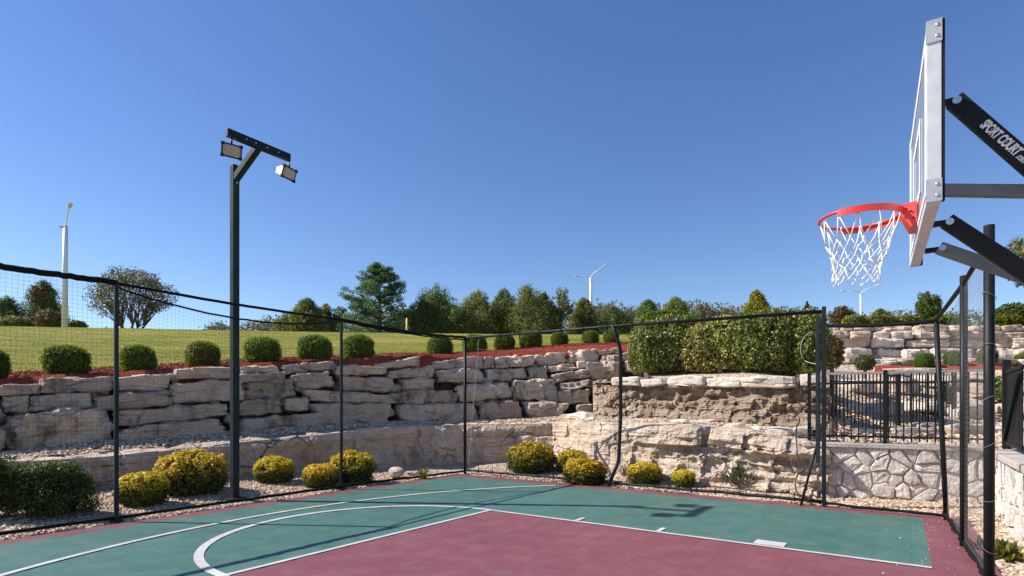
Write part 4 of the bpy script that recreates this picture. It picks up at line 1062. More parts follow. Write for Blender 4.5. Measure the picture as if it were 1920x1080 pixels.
flood(P(541, 325, 8.60), math.atan2(-.40, .92), .32)

# ------------------------------------------------------------------ basketball hoop
E1 = Vector((math.cos(math.radians(33)), -math.sin(math.radians(33)), 0)); E2 = Vector((-E1.y * -1, 0, 0)); E2 = Vector((E1.y, -E1.x, 0))
HC = Vector((2.272, 3.640, 2.652))                 # rim centre
bw, bh, bd = 1.53, .915, .062
bz0 = 2.452
BF = HC + E1 * (.2286 + .075); BF.z = 0            # centre of the board's front face (plan)
bk = empty('basketball_hoop', C(6.15, ht, -.03), 'clear basketball backboard with orange red rim and black extension arms', 'basketball hoop')
bfr = MB(); fw = .045
def board(s_, a, z): return BF + E1 * s_ + E2 * a + UP * z
hw = bw / 2
frame = MB()
for a in (-1, 1):
    frame.box(board(bd / 2, a * (hw - fw / 2 + .001), bz0 + bh / 2), E1 * bd / 2, E2 * fw / 2, UP * (bh / 2 - .0015))
for z in (bz0 + fw / 2, bz0 + bh - fw / 2):
    frame.box(board(bd / 2 + .001, 0, z), E1 * (bd / 2 - .001), E2 * (hw - fw), UP * fw / 2)
fo = frame.build('backboard_frame', M['alu'], bk, bevel=.003)
for a in (-1, 1):
    for z in (bz0 + .055, bz0 + bh - .055):
        MB().box(board(bd / 2, a * (hw + .004), z), E1 * (bd / 2 + .002), E2 * .003, UP * .057).build('corner_plate', M['alu2'], fo)
        for dz in (-.028, .028):
            q = board(bd * .72, a * (hw + .007), z + dz)
            MB().tube([q, q + E2 * a * .003, q + E2 * a * .006], [.009, .009, .005], 10).build('bolt', M['bolt'], fo, True)
    MB().box(board(bd + .008, a * (hw - .018), bz0 + bh / 2), E1 * .006, E2 * .016, UP * bh / 2).build('rubber_edge', M['blackmetal'], fo)
gl = MB().box(board(.010, 0, bz0 + bh / 2), E1 * .006, E2 * (hw - fw + .004), UP * (bh / 2 - fw + .004)).build('glass_panel', M['glass'], bk)
def bline(a0, z0, a1, z1, w=.045):
    if a0 == a1: return MB().box(board(-.0005, a0, (z0 + z1) / 2), E1 * .0015, E2 * w / 2, UP * abs(z1 - z0) / 2)
    return MB().box(board(.0005, (a0 + a1) / 2, z0), E1 * .0015, E2 * abs(a1 - a0) / 2, UP * w / 2)
tz = bz0 + .20
for L_ in (bline(-.28, tz, -.28, tz + .43), bline(.28, tz, .28, tz + .43), bline(-.2565, tz + .022, .2565, tz + .022), bline(-.2565, tz + .408, .2565, tz + .408)):
    L_.build('target_line', M['boardpaint'], gl)
for L_ in (bline(-hw + .07, bz0 + .05, -hw + .07, bz0 + bh - .05, .03), bline(hw - .07, bz0 + .05, hw - .07, bz0 + bh - .05, .03), bline(-hw + .086, bz0 + bh - .07, hw - .086, bz0 + bh - .07, .03), bline(-hw + .086, bz0 + .07, hw - .086, bz0 + .07, .03)):
    L_.build('border_line', M['boardpaint'], gl)
# rim
rr_ = .2286
ring = [HC + E1 * math.cos(a) * rr_ + E2 * math.sin(a) * rr_ for a in [k * 2 * math.pi / 56 for k in range(56)]]
rim = MB().tube(ring, .0095, 10, closed=True).build('rim', M['red'], bk, True)
band = [HC + E1 * math.cos(a) * (rr_ + .011) + E2 * math.sin(a) * (rr_ + .011) - UP * .004 for a in [math.radians(-118 + 236 * k / 40) for k in range(41)]]
bm_ = MB()
for q in band:
    o_ = (q - HC); o_.z = 0; o_.normalize()
    bm_.v += [q + UP * .012 - o_ * .003, q + UP * .012 + o_ * .003, q - UP * .030 + o_ * .003, q - UP * .030 - o_ * .003]
for i in range(40):
    for k in range(4): bm_.f.append((4 * i + k, 4 * i + (k + 1) % 4, 4 * i + 4 + (k + 1) % 4, 4 * i + 4 + k))
bm_.f += [(0, 3, 2, 1), (160, 161, 162, 163)]
bm_.build('rim_band', M['red'], rim)
# bracket from the board to the rim
bx = .10
def bp_(s_, a, z): return board(s_, a, z)
zr = HC.z
top_poly = [bp_(-.002, -bx, zr + .02), bp_(-.002, bx, zr + .02), bp_(-.07, .075, zr + .016), bp_(-.08, 0, zr + .016), bp_(-.07, -.075, zr + .016)]
bot_poly = [bp_(-.002, -bx, zr - .135), bp_(-.002, bx, zr - .135), bp_(-.02, .085, zr - .135), bp_(-.15, .06, zr - .04), bp_(-.165, 0, zr - .04), bp_(-.15, -.06, zr - .04), bp_(-.02, -.085, zr - .135)]
br = MB()
br.prism([bp_(-.002, bx, zr + .02), bp_(-.080, bx * .75, zr + .018), bp_(-.080, bx * .75, zr - .035), bp_(-.035, bx * .9, zr - .13), bp_(-.002, bx, zr - .13)], E2 * -.006)
br.prism([bp_(-.002, -bx, zr + .02), bp_(-.080, -bx * .75, zr + .018), bp_(-.080, -bx * .75, zr - .035), bp_(-.035, -bx * .9, zr - .13), bp_(-.002, -bx, zr - .13)], E2 * .006)
br.add([bp_(-.002, -bx, zr + .02), bp_(-.002, bx, zr + .02), bp_(-.080, bx * .75, zr + .018), bp_(-.080, -bx * .75, zr + .018),
        bp_(-.080, bx * .75, zr - .035), bp_(-.080, -bx * .75, zr - .035), bp_(-.035, bx * .9, zr - .13), bp_(-.035, -bx * .9, zr - .13), bp_(-.002, bx, zr - .13), bp_(-.002, -bx, zr - .13)],
       [(0, 1, 2, 3), (3, 2, 4, 5), (5, 4, 6, 7), (7, 6, 8, 9), (0, 9, 8, 1)])
bro = br.build('rim_bracket', M['red'], bk)
for s_, z in ((-.03, -.04), (-.055, -.02), (-.02, -.08)):
    q = bp_(s_, bx * (1 + s_ * .9), zr + z)
    MB().tube([q, q + E2 * .004], .006, 8).build('bolt', M['blackmetal'], bro)
# net
lev = [(0, .222, 0), (.155, .178, .5), (.225, .158, 0), (.29, .143, .5), (.35, .133, 0), (.405, .130, .5)]
nm = MB(); NJ = 12; rs = random.Random(4)
nodes = []
for li, (dz, r_, off) in enumerate(lev):
    row = []
    for j in range(NJ):
        a = 2 * math.pi * (j + off) / NJ + (rs.uniform(-.09, .09) if li else 0)
        r2 = r_ * (1 + (rs.uniform(-.05, .05) if li else 0))
        sk_ = dz * .10
        row.append(HC + E1 * (math.cos(a) * r2 - sk_ * .2) + E2 * math.sin(a) * r2 - UP * (dz + .012 + (rs.uniform(-.014, .014) if li else 0)) + Vector((-.02, 0, 0)) * dz)
    nodes.append(row)
for li in range(len(lev) - 1):
    for j in range(NJ):
        for d in (0, 1):
            a = nodes[li][j]; b = nodes[li + 1][(j - d) % NJ] if lev[li][2] == 0 else nodes[li + 1][(j + d) % NJ]
            mid = (a + b) / 2 - UP * .006 + Vector((rs.uniform(-.007, .007), rs.uniform(-.007, .007), 0))
            nm.tube([a, mid, b], .0034, 5)
for row in nodes[1:]:
    for q in row: nm.tube([q + UP * .009, q, q - UP * .009], [.003, .0075, .003], 5)
for q in nodes[0]: nm.tube([q + UP * .02, q - UP * .01], .006, 5)
nm.build('rim_net', M['whitecord'], bk, True)
# arms to the post
def arm(p0, p1, w, h, m, nm_):
    return MB().bar(p0, p1, E2, w, h).build(nm_, m, bk, bevel=.006)
def along(p, u):      # point in the board's mid plane direction reached at a photo column
    return p
def mount(u, v, a):   # a pivot on the back of the board at sideways offset a (towards the viewer positive)
    base = board(0, a, 0); k = (u - CX) / FPX
    s_ = (k * base.y - base.x) / (E1.x - k * E1.y); q = base + E1 * s_
    return Vector((q.x, q.y, H + (HV - v) / FPX * q.y))
def far(p, u, v):     # same vertical plane as p, at photo column u, row v
    k = (u - CX) / FPX; s_ = (k * p.y - p.x) / (E1.x - k * E1.y); q = p + E1 * s_
    return Vector((q.x, q.y, H + (HV - v) / FPX * q.y))
POSTS = C(6.15, ht)
def make_arm(u0, v0, a, u1, v1, w, h, m, ext=3.0, name='arm'):
    p0 = mount(u0, v0, a); p1 = far(p0, u1, v1); d = (p1 - p0)
    # run on to the post line
    s0_ = (p0 - POSTS).dot(E1); k = -s0_ / d.dot(E1) if d.dot(E1) > 1e-6 else ext
    q = p0 + d * min(k, ext)
    o_ = arm(p0 - d.normalized() * .02, q, w, h, m, name)
    return p0, p1, d.normalized(), o_, q
p0, p1, ad, a_up, e_up = make_arm(1793, 192, .10, 1920, 302, .05, .095, M['blackmetal'], 3.2)
MB().box(p0 - E1 * .045 + UP * .012, E1 * .06, E2 * .02, UP * .014).build('pivot_bracket', M['blackmetal'], a_up)
MB().tube([p0 + E2 * .026, p0 + E2 * .036], .022, 14).build('pivot_bolt', M['bolt'], a_up)
p2, _, ad2, a_lo, e_lo = make_arm(1780, 418, .10, 1920, 510, .05, .085, M['blackmetal'], 3.4)
MB().box(p2 - E1 * .04 + UP * .004, E1 * .05, E2 * .018, UP * .014).build('pivot_bracket', M['blackmetal'], a_lo)
MB().tube([p2 + E2 * .026, p2 + E2 * .036], .020, 14).build('pivot_bolt', M['bolt'], a_lo)
p3, _, ad3, a_fr, e_fr = make_arm(1766, 467, -.34, 1900, 513, .06, .075, M['greysteel'], 3.0)  # black arm coloured grey for the light falling on it
MB().box(p3 - E1 * .04, E1 * .05, E2 * .02, UP * .014).build('pivot_bracket', M['blackmetal'], a_fr)
MB().tube([p3 + E2 * .031, p3 + E2 * .04], .02, 14).build('pivot_bolt', M['bolt'], a_fr)
p4, _, ad4, a_md, e_md = make_arm(1768, 357, .0, 1920, 359, .05, .07, M['greysteel'], 4.0, 'strut')
# post and rear frame, outside the picture
MB().bar(POSTS - UP * .1, POSTS + UP * 2.75, E1, .15, .15).build('post', M['blackmetal'], bk, bevel=.01)
for e in (e_up, e_lo, e_fr, e_md):
    MB().bar(e, POSTS + UP * min(2.6, max(1.2, e.z)), UP, .05, .05).build('rear_link', M['blackmetal'], bk)
# lettering along the upper arm
fc = bpy.data.curves.new('lettering', 'FONT'); fc.body = 'SPORT COURT'; fc.size = .062; fc.offset = .0024; fc.space_character = .94; fc.extrude = .0006
fo_ = bpy.data.objects.new('lettering_tmp', fc); COL.objects.link(fo_)
f2 = bpy.data.curves.new('lettering2', 'FONT'); f2.body = '.com'; f2.size = .042; f2.offset = .0008; f2.extrude = .0006
f2_ = bpy.data.objects.new('lettering_tmp2', f2); COL.objects.link(f2_)
bpy.context.view_layer.update()
dg = bpy.context.evaluated_depsgraph_get()
me1 = bpy.data.meshes.new_from_object(fo_.evaluated_get(dg)); me2 = bpy.data.meshes.new_from_object(f2_.evaluated_get(dg))
wid = max(v.co.x for v in me1.vertices)
bpy.data.objects.remove(fo_); bpy.data.objects.remove(f2_)
xd = ad; zd = E2; yd = zd.cross(xd)
if yd.z < 0: yd = -yd
tstart = far(p0, 1842, 0); k_ = (tstart - p0).dot(E1) / ad.dot(E1)
org = p0 + ad * k_ + E2 * .0275 - yd * .020
for me_, dx in ((me1, 0), (me2, wid + .006)):
    for v in me_.vertices:
        c_ = v.co.copy(); v.co = org + xd * (c_.x * .66 + dx * .66) + yd * c_.y * 1.12 + zd * c_.z - WLOC[bk]
    link('lettering', me_, M['boardpaint'], a_up)
for k_ in (2.52, 6.75):   # small ball mark inside each round letter
    q = org + xd * (wid * .66 * k_ / 10.6) + yd * .0245
    MB().tube([q, q + zd * .0012], .0085, 12).build('ball_mark', M['greysteel'], a_up)
# ------------------------------------------------------------------ distant light poles
def y_lamp(base, top, arms, label, r0=.11):
    t = empty('parking_lot_lamp', base, label, 'lamp post', 'white lamp posts beyond the lawn')
    MB().tube([base - UP * .3, base.lerp(top, .5), top], [r0, r0 * .88, r0 * .75], 12).build('pole', M['polewhite'], t, True)
    MB().tube([base - UP * .3, base + UP * .25], r0 * 1.7, 12).build('base', M['concrete'], t, True)
    for e in arms:
        d = e - top; mid = top + d * .5 + UP * .06 * d.length
        o = MB().tube([top - UP * .1, top + d * .12 + UP * .05, mid, e], [.06, .055, .045, .04], 8).build('arm', M['polewhite'], t, True)
        dn = Vector((d.x, d.y, d.z * .5)).normalized(); sd_ = dn.cross(UP).normalized()
        hb = MB(); rings = [(-.05, .05, .04), (.12, .13, .08), (.45, .17, .09), (.72, .10, .05)]
        for s_, w_, h_ in rings:
            c_ = e + dn * s_; hb.v += [c_ + sd_ * w_ * math.cos(a) + UP * h_ * math.sin(a) for a in [k * math.pi / 4 for k in range(8)]]
        for i in range(3):
            for k in range(8): hb.f.append((8 * i + k, 8 * i + (k + 1) % 8, 8 * i + 8 + (k + 1) % 8, 8 * i + 8 + k))
        hb.f += [tuple(range(8)), tuple(range(24, 32))]
        hb.build('lamp_head', M['lampwhite'], o, True)
Yp = 42.0
bq = P(121, 622, Yp); y_lamp(bq, P(123, 424, Yp), [P(117, 426, Yp - .9), P(130, 389, Yp - 1.6)], 'tall white tapered lamp post at left beside the spreading tree', .205)
Yp = 72.0
y_lamp(P(1109, 640, Yp), P(1107.5, 519, Yp), [P(1087, 518, Yp - .6), P(1130, 500, Yp - .6)], 'white two armed lamp post above the middle treeline', .22)
Yp = 76.0
y_lamp(P(1615, 640, Yp), P(1614, 549, Yp), [P(1586, 545.5, Yp - .6), P(1641, 536, Yp - .6)], 'white two armed lamp post below the basketball net', .16)
q = P(763, 632, 47); t_ = MB().tube([q - UP * .3, q + UP * 1.55], .09, 10).add(*[(lambda b: (b.v, b.f))(MB().tube([q + UP * 1.55, q + UP * 1.62], [.09, .04], 10))][0]).build('marker_post', M['yellowpost'], smooth=True)
tag(t_, 'short yellow marker post in front of the far cedars', 'post')

# ------------------------------------------------------------------ plants
def fol_points(n, rx, ry, rz, k, seed, lump=.08, zc=None, shell=(.86, 1.03), flat=-.75):
    rg = np.random.default_rng(seed)
    d = rg.normal(size=(n * 2, 3)); d /= np.linalg.norm(d, axis=1, keepdims=True)
    d = d[d[:, 2] > flat][:n]
    L = (np.abs(d) ** k).sum(1) ** (1 / k)
    p = d / L[:, None]
    s = rg.uniform(*shell, len(p))
    ln = np.array([noise.noise(Vector(q) * 2.6 + Vector((seed, 0, 0))) + .6 * noise.noise(Vector(q) * 6 + Vector((seed, 3, 0))) for q in p])
    s = s + lump * ln
    c = p * s[:, None] * np.array([rx, ry, rz])
    nor = p / np.array([rx, ry, rz]); nor /= np.linalg.norm(nor, axis=1, keepdims=True)
    nor = nor * .8 + rg.normal(size=nor.shape) * .55
    return c, nor
def core_mesh(rx, ry, rz, k, seed, m, f=.88, lump=.08):  # solid dark body added inside the leaves, blocks see-through and stands for inner shade
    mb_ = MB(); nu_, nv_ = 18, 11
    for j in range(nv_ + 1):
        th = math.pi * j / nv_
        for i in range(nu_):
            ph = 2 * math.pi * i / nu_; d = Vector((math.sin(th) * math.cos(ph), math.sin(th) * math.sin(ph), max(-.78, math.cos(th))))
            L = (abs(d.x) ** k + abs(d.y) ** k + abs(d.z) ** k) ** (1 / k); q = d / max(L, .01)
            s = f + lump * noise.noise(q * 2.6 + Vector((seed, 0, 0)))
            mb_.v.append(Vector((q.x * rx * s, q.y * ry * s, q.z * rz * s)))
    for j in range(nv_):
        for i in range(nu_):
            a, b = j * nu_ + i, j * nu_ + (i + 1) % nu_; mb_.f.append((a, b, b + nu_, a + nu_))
    me_ = mb_.mesh('shade_core', True); me_.materials.append(m); return me_
def shrub_kind(n, k, leaf, m, cm, seed, aspect=.6, shape=(.5, .5, .5), lump=.06, dark=.9):
    """unit shrub, one metre across, standing on z=0"""
    c, nor = fol_points(n, *shape, k, seed, lump)
    c2, n2 = fol_points(n // 3, shape[0] * dark, shape[1] * dark, shape[2] * dark, k, seed + 1, lump)
    c = np.concatenate([c, c2]); nor = np.concatenate([nor, n2]); c[:, 2] += shape[2] * .78
    rg_ = np.random.default_rng(seed)
    me_ = quad_mesh('foliage', c, nor, leaf * rg_.uniform(.7, 1.3, len(c)), aspect, seed, m)
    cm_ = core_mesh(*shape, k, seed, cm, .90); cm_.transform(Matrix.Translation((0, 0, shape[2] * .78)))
    st = MB()
    for i in range(5):
        a = i * 1.3; st.tube([(.05 * math.cos(a), .05 * math.sin(a), -.08), (.14 * math.cos(a), .14 * math.sin(a), .3)], [.03, .015], 6)
    sm = st.mesh('stem', True); sm.materials.append(M['bark'])
    return me_, cm_, sm
def place_shrub(name, kind, loc, size, rot, label, cat, group, hz=1.0):
    r_ = empty(name, loc, label, cat, group)
    ca_ = 1 / math.sqrt(1 + (loc[0] / loc[1]) ** 2); r_.scale = (size * ca_, size * ca_, size * hz); r_.rotation_euler = (0, 0, rot)
    for nm_, me_ in zip(('foliage', 'shade_core', 'stem'), kind):
        o_ = bpy.data.objects.new(nm_, me_); COL.objects.link(o_); o_.parent = r_
    return r_
box = [shrub_kind(8500, 2.7, .021, M['boxwood'], M['boxcore'], 11 + i * 3, shape=(.5, .5, .46), lump=.11) for i in range(5)]
ords = ['leftmost', 'second', 'third', 'fourth', 'fifth', 'sixth', 'seventh', 'eighth', 'ninth', 'tenth', 'eleventh', 'twelfth', 'thirteenth', 'rightmost']
hzs = [.85, .78, .86, .90, .88, .92, .98, .95, .98, 1.0, .95, 1.0, .98, .98]
for i, (u, v, Y, w) in enumerate(SHR):
    p = P(u, v, Y); size = w * Y / FPX; gz = ground_z(p.x, p.y)
    lab = ('leftmost round clipped green shrub on the red mulch, cut by the frame' if i == 0 else 'rightmost round clipped shrub on the mulch, beside the tall hedge' if i == 13 else '%s round clipped green shrub from the left above the boulder wall' % ords[i])
    place_shrub('clipped_shrub', box[i % 5], Vector((p.x, p.y, gz + .02)), size * (1.0 if i < 7 else .9), i * 1.9, lab, 'shrub', 'round clipped shrubs along the mulch bed', hzs[i])
for i, (u, v, w, lab) in enumerate([(1733, 683, 37, 'leftmost round shrub on the upper terrace mulch'), (1786, 681, 36, 'second round shrub from the left on the upper terrace mulch'), (1851, 682, 40, 'third round shrub on the upper terrace, half behind the fence post'), (1914, 681, 30, 'rightmost round shrub on the upper terrace at the frame edge')]):
    Y = 17.6; p = P(u, v, Y)
    place_shrub('clipped_shrub', box[(i + 1) % 5], Vector((p.x, p.y, ground_z(p.x, p.y) + .02)), w * Y / FPX, i * 2.2, lab, 'shrub', 'round clipped shrubs on the upper terrace', .9)
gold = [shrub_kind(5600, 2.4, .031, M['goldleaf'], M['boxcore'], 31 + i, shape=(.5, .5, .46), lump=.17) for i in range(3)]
YB = [(268, 950, 96, 'low golden bush in front of the big golden bush', .78), (360, 930, 136, 'largest golden yellow bush between fence post and floodlight pole', .70), (514, 910, 72, 'golden bush alone just right of the floodlight pole', .80), (602, 913, 68, 'low golden bush left of the thin fence post', .78),
      (660, 905, 80, 'taller golden bush behind the thin fence post', .88), (996, 887, 86, 'golden bush right of the fence corner in shade', .80), (1072, 889, 60, 'small golden bush tucked behind another at the back fence', .85), (1096, 906, 78, 'golden bush left of the bent fence post', .75), (1208, 908, 64, 'round golden bush right of the bent fence post', .75), (1281, 914, 44, 'smallest golden bush by the back fence', .92)]
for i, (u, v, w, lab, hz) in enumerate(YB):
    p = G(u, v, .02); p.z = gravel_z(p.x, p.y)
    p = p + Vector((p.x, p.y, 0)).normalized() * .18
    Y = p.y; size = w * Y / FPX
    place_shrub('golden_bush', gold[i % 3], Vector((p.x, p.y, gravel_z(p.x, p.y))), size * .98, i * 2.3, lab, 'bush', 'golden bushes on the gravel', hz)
# dark spreading juniper at left
def clump_foliage(centres, rad, per, leaf, seed, m, aspect=.35, outward=None, name='foliage', up=0.0):
    rg_ = np.random.default_rng(seed); cs = np.array([tuple(c) for c in centres]); n_ = len(cs)
    rad = np.broadcast_to(np.asarray(rad, float), (n_, 3))
    d = rg_.normal(size=(n_, per, 3)); d /= np.linalg.norm(d, axis=2, keepdims=True); s = rg_.uniform(.25, 1, (n_, per, 1)) ** .6
    p = (cs[:, None] + d * s * rad[:, None]).reshape(-1, 3); nr_ = (d + rg_.normal(size=d.shape) * .6 + np.array([0, 0, up])).reshape(-1, 3)
    return quad_mesh(name, p, nr_, leaf * rg_.uniform(.6, 1.3, len(p)), aspect, seed, m)
def juniper(u, v, w, h, seed, lab, n=90):
    p = G(u, v, .03); W = w * p.y / FPX / math.sqrt(1 + (p.x / p.y) ** 2); Hh = h * p.y / FPX
    p = p + Vector((p.x, p.y, 0)).normalized() * W * .25; p.z = gravel_z(p.x, p.y)
    t = empty('spreading_juniper', p, lab, 'bush'); rs = random.Random(seed); cs = []
    for i in range(n):
        a = rs.uniform(0, 6.28); e = rs.uniform(.05, 1) ** .8; r_ = W / 2 * math.sqrt(max(0, 1 - (e * .9) ** 3)) * rs.uniform(.8, 1.0)
        cs.append((math.cos(a) * r_, math.sin(a) * r_ * .62, Hh * (e * .88)))
    for i in range(n // 2):
        a = rs.uniform(0, 6.28); r_ = W / 2 * math.sqrt(rs.random()) * .75; cs.append((math.cos(a) * r_, math.sin(a) * r_ * .62, Hh * rs.uniform(.85, .98)))
    link('foliage', clump_foliage(cs, (.12, .12, .085), 90, .019, seed, M['juniper'], .4, up=.3), None, t)
    cm_ = core_mesh(W / 2 * .93, W / 2 * .57, Hh * .54, 2.4, seed, M['boxcore'], .76, .18); cm_.transform(Matrix.Translation((0, 0, Hh * .42))); link('shade_core', cm_, None, t)
juniper(96, 972, 200, 98, 3, 'wide dark green spreading juniper at the left before the ledge', 170)
juniper(-38, 978, 170, 112, 4, 'dark juniper at the far left frame edge')
# hedge
def hedge(u0, u1, v0, v1, Y, depth, seed, lab, n, m):
    a, b = P(u0, v1, Y), P(u1, v1, Y); W = (b - a).length; Hh = (v1 - v0) * Y / FPX; c = (a + b) / 2
    return c, W, Hh
hd = empty('tall_hedge', P(1360, 702, 11.7), 'tall variegated evergreen hedge above the cap stones', 'hedge')
blobs = [(1222, 652, 78, 92, 12.9, M['hedgeleaf'], 9000), (1266, 648, 96, 104, 12.8, M['hedgeleaf'], 11000), (1322, 658, 86, 92, 12.3, M['hedgegold'], 10000), (1366, 651, 96, 104, 12.1, M['hedgegold'], 11000), (1412, 648, 104, 112, 11.8, M['hedgeleaf'], 12000), (1460, 646, 104, 118, 11.6, M['hedgeleaf'], 12000), (1503, 647, 70, 114, 11.35, M['hedgeleaf'], 10000)]
for i, (u, v, w, h, Y, m_, n_) in enumerate(blobs):
    c = P(u, v, Y + .3); rx, rz = w * Y / FPX / 2 * 1.06, h * Y / FPX / 2 * 1.04
    pc, nr_ = fol_points(n_, rx, .62, rz, 2.8, 60 + i, .21, flat=-.95, shell=(.82, 1.06))
    rg_ = np.random.default_rng(i)
    o_ = link('foliage', quad_mesh('foliage', pc, nr_, .030 * rg_.uniform(.7, 1.35, len(pc)), .6, i, m_), None, hd, c - WLOC[hd])
    o_ = link('shade_core', core_mesh(rx, .62, rz, 2.8, 60 + i, M['boxcore'], .84, .21), None, hd, c - WLOC[hd])
MB().tube([P(1350, 702, 12) - UP * .1, P(1350, 680, 12)], .05, 6).build('stem', M['bark'], hd)
c = P(1246, 612, 16.0)
h2 = empty('rounded_hedge', Vector((c.x, c.y, ground_z(c.x, c.y))), 'smooth rounded green hedge behind the left end of the tall hedge', 'hedge')
pc, nr_ = fol_points(7000, .75, .6, .42, 3, 77, .05); link('foliage', quad_mesh('foliage', pc, nr_, .035, .6, 4, M['boxwood']), None, h2, c - WLOC[h2]); link('shade_core', core_mesh(.75, .6, .42, 3, 77, M['boxcore'], .92), None, h2, c - WLOC[h2])
MB().tube([Vector((c.x, c.y, ground_z(c.x, c.y) - .1)), c], .08, 6).build('stem', M['bark'], h2)

# small herbs
def tuft(name, p, n, ln, spread, m, lab, cat, seed, wd=.12, group=None):
    rg_ = np.random.default_rng(seed); t = empty(name, p, lab, cat, group)
    a = rg_.uniform(0, 6.28, n); e = rg_.uniform(0, spread, n); dirv = np.stack([np.cos(a) * np.sin(e), np.sin(a) * np.sin(e), np.cos(e)], 1)
    l_ = ln * rg_.uniform(.5, 1.1, n); base = rg_.normal(0, ln * .12, (n, 3)); base[:, 2] = 0
    c_ = base + dirv * l_[:, None] * rg_.uniform(.3, .9, (n, 1))
    nr_ = np.cross(dirv, rg_.normal(size=(n, 3)))
    link('leaves', quad_mesh('leaves', c_, nr_, l_ * .42, wd, seed, m, tang=dirv), None, t)
    return t
def gp(u, v):
    q = G(u, v, .05); q.z = gravel_z(q.x, q.y) - .01; return q
tuft('grass_tuft', gp(793, 893), 120, .26, .7, M['grassleaf'], 'small green grass tuft by the ledge near the fence corner', 'grass tuft', 1)
tuft('spiky_herb', gp(1385, 912), 420, .42, 1.15, M['dryleaf'], 'wide grey green spiky plant at the foot of the rock', 'plant', 2, .09)
tuft('spiky_herb', gp(1345, 905), 90, .30, 1.0, M['twig'], 'thin reddish twiggy plant left of the spiky plant', 'plant', 3, .04)
tuft('twiggy_herb', gp(1176, 894), 90, .34, .9, M['twig'], 'reddish bare twigs behind the bent fence post', 'plant', 4, .04)
tuft('twiggy_herb', gp(1118, 880), 80, .32, .9, M['twig'], 'reddish twigs behind the golden bush at the back fence', 'plant', 5, .04)
q = gp(1882, 1035); tuft('leafy_herb', q, 420, .17, 1.35, M['grassleaf'], 'small yellow green leafy plant on the gravel at right', 'plant', 6, .38)
q = gp(1845, 1020); tuft('leafy_herb', q, 90, .16, 1.2, M['dryleaf'], 'sparse low plant beside the right fence post', 'plant', 7, .3)
def slope_pt(u, v, Y): p = P(u, v, Y); return Vector((p.x, p.y, ground_z(p.x, p.y)))
q = slope_pt(1515, 700, 10.7); tuft('leafy_herb', q, 260, .26, 1.0, M['boxwood'], 'small bright green plant at the right end of the cap stones', 'plant', 8, .35)
def blob_bush(name, u, vb, w, h, Y, m, lab, seed, n=3500, leaf=.04, k=2.4, lump=.16, cat='bush', group=None, zfix=None):
    c0 = P(u, vb, Y); W, Hh = w * Y / FPX / 2 / math.sqrt(1 + (c0.x / c0.y) ** 2), h * Y / FPX / 2; gz = ground_z(c0.x, c0.y) if zfix is None else zfix
    zc = c0.z + Hh
    t = empty(name, Vector((c0.x, c0.y, gz)), lab, cat, group)
    pc, nr_ = fol_points(n, W, W * .9, Hh * 1.05, k, seed, lump, flat=-.98, shell=(.7, 1.05))
    link('foliage', quad_mesh('foliage', pc, nr_, leaf * np.random.default_rng(seed).uniform(.6, 1.4, len(pc)), .6, seed, m), None, t, Vector((0, 0, zc - gz)))
    link('shade_core', core_mesh(W, W * .9, Hh, k, seed, M['darkcore'], .78, lump), None, t, Vector((0, 0, zc - gz)))
    MB().tube([Vector((c0.x, c0.y, gz - .15)), Vector((c0.x, c0.y, zc))], .04 + W * .03, 6).build('stem', M['bark'], t)
blob_bush('terrace_bush', 1560, 690, 44, 56, 14.5, M['autumn'], 'rusty green bush just right of the tall hedge', 91, 2600, .035)
blob_bush('terrace_bush', 1622, 694, 38, 28, 15.5, M['oak'], 'small olive bush at the foot of the upper wall', 92, 1600, .03)
blob_bush('terrace_bush', 1770, 800, 30, 80, 12.6, M['juniper'], 'dark upright shrub behind the middle of the iron railing', 93, 2600, .035)
blob_bush('terrace_bush', 1880, 800, 60, 90, 12.0, M['hedgeleaf'], 'green shrub behind the railing near the gate', 94, 3600, .04)
for i, (u, w, lab) in enumerate([(1600, 40, 'first low yellow green shrub on top of the upper wall'), (1648, 60, 'second low yellow green shrub on top of the upper wall'), (1700, 55, 'third low golden shrub on top of the upper wall')]):
    blob_bush('wall_top_shrub', u, 612, w, 20, 21.6, M['yellowtree'], lab, 100 + i, 1800, .05, group='low shrubs on the upper wall')
blob_bush('wall_top_shrub', 1775, 608, 70, 16, 22.5, M['boxwood'], 'low flat green shrub right of the terrace tree', 104, 1800, .05)
blob_bush('mounded_bush', 1905, 612, 90, 40, 23.5, M['juniper'], 'broad dark green mounded bush on the upper terrace at right', 105, 5200, .055)
blob_bush('mounded_bush', 1885, 614, 60, 22, 22.4, M['boxwood'], 'lower mounded green bush before the broad dark one', 106, 3000, .05)

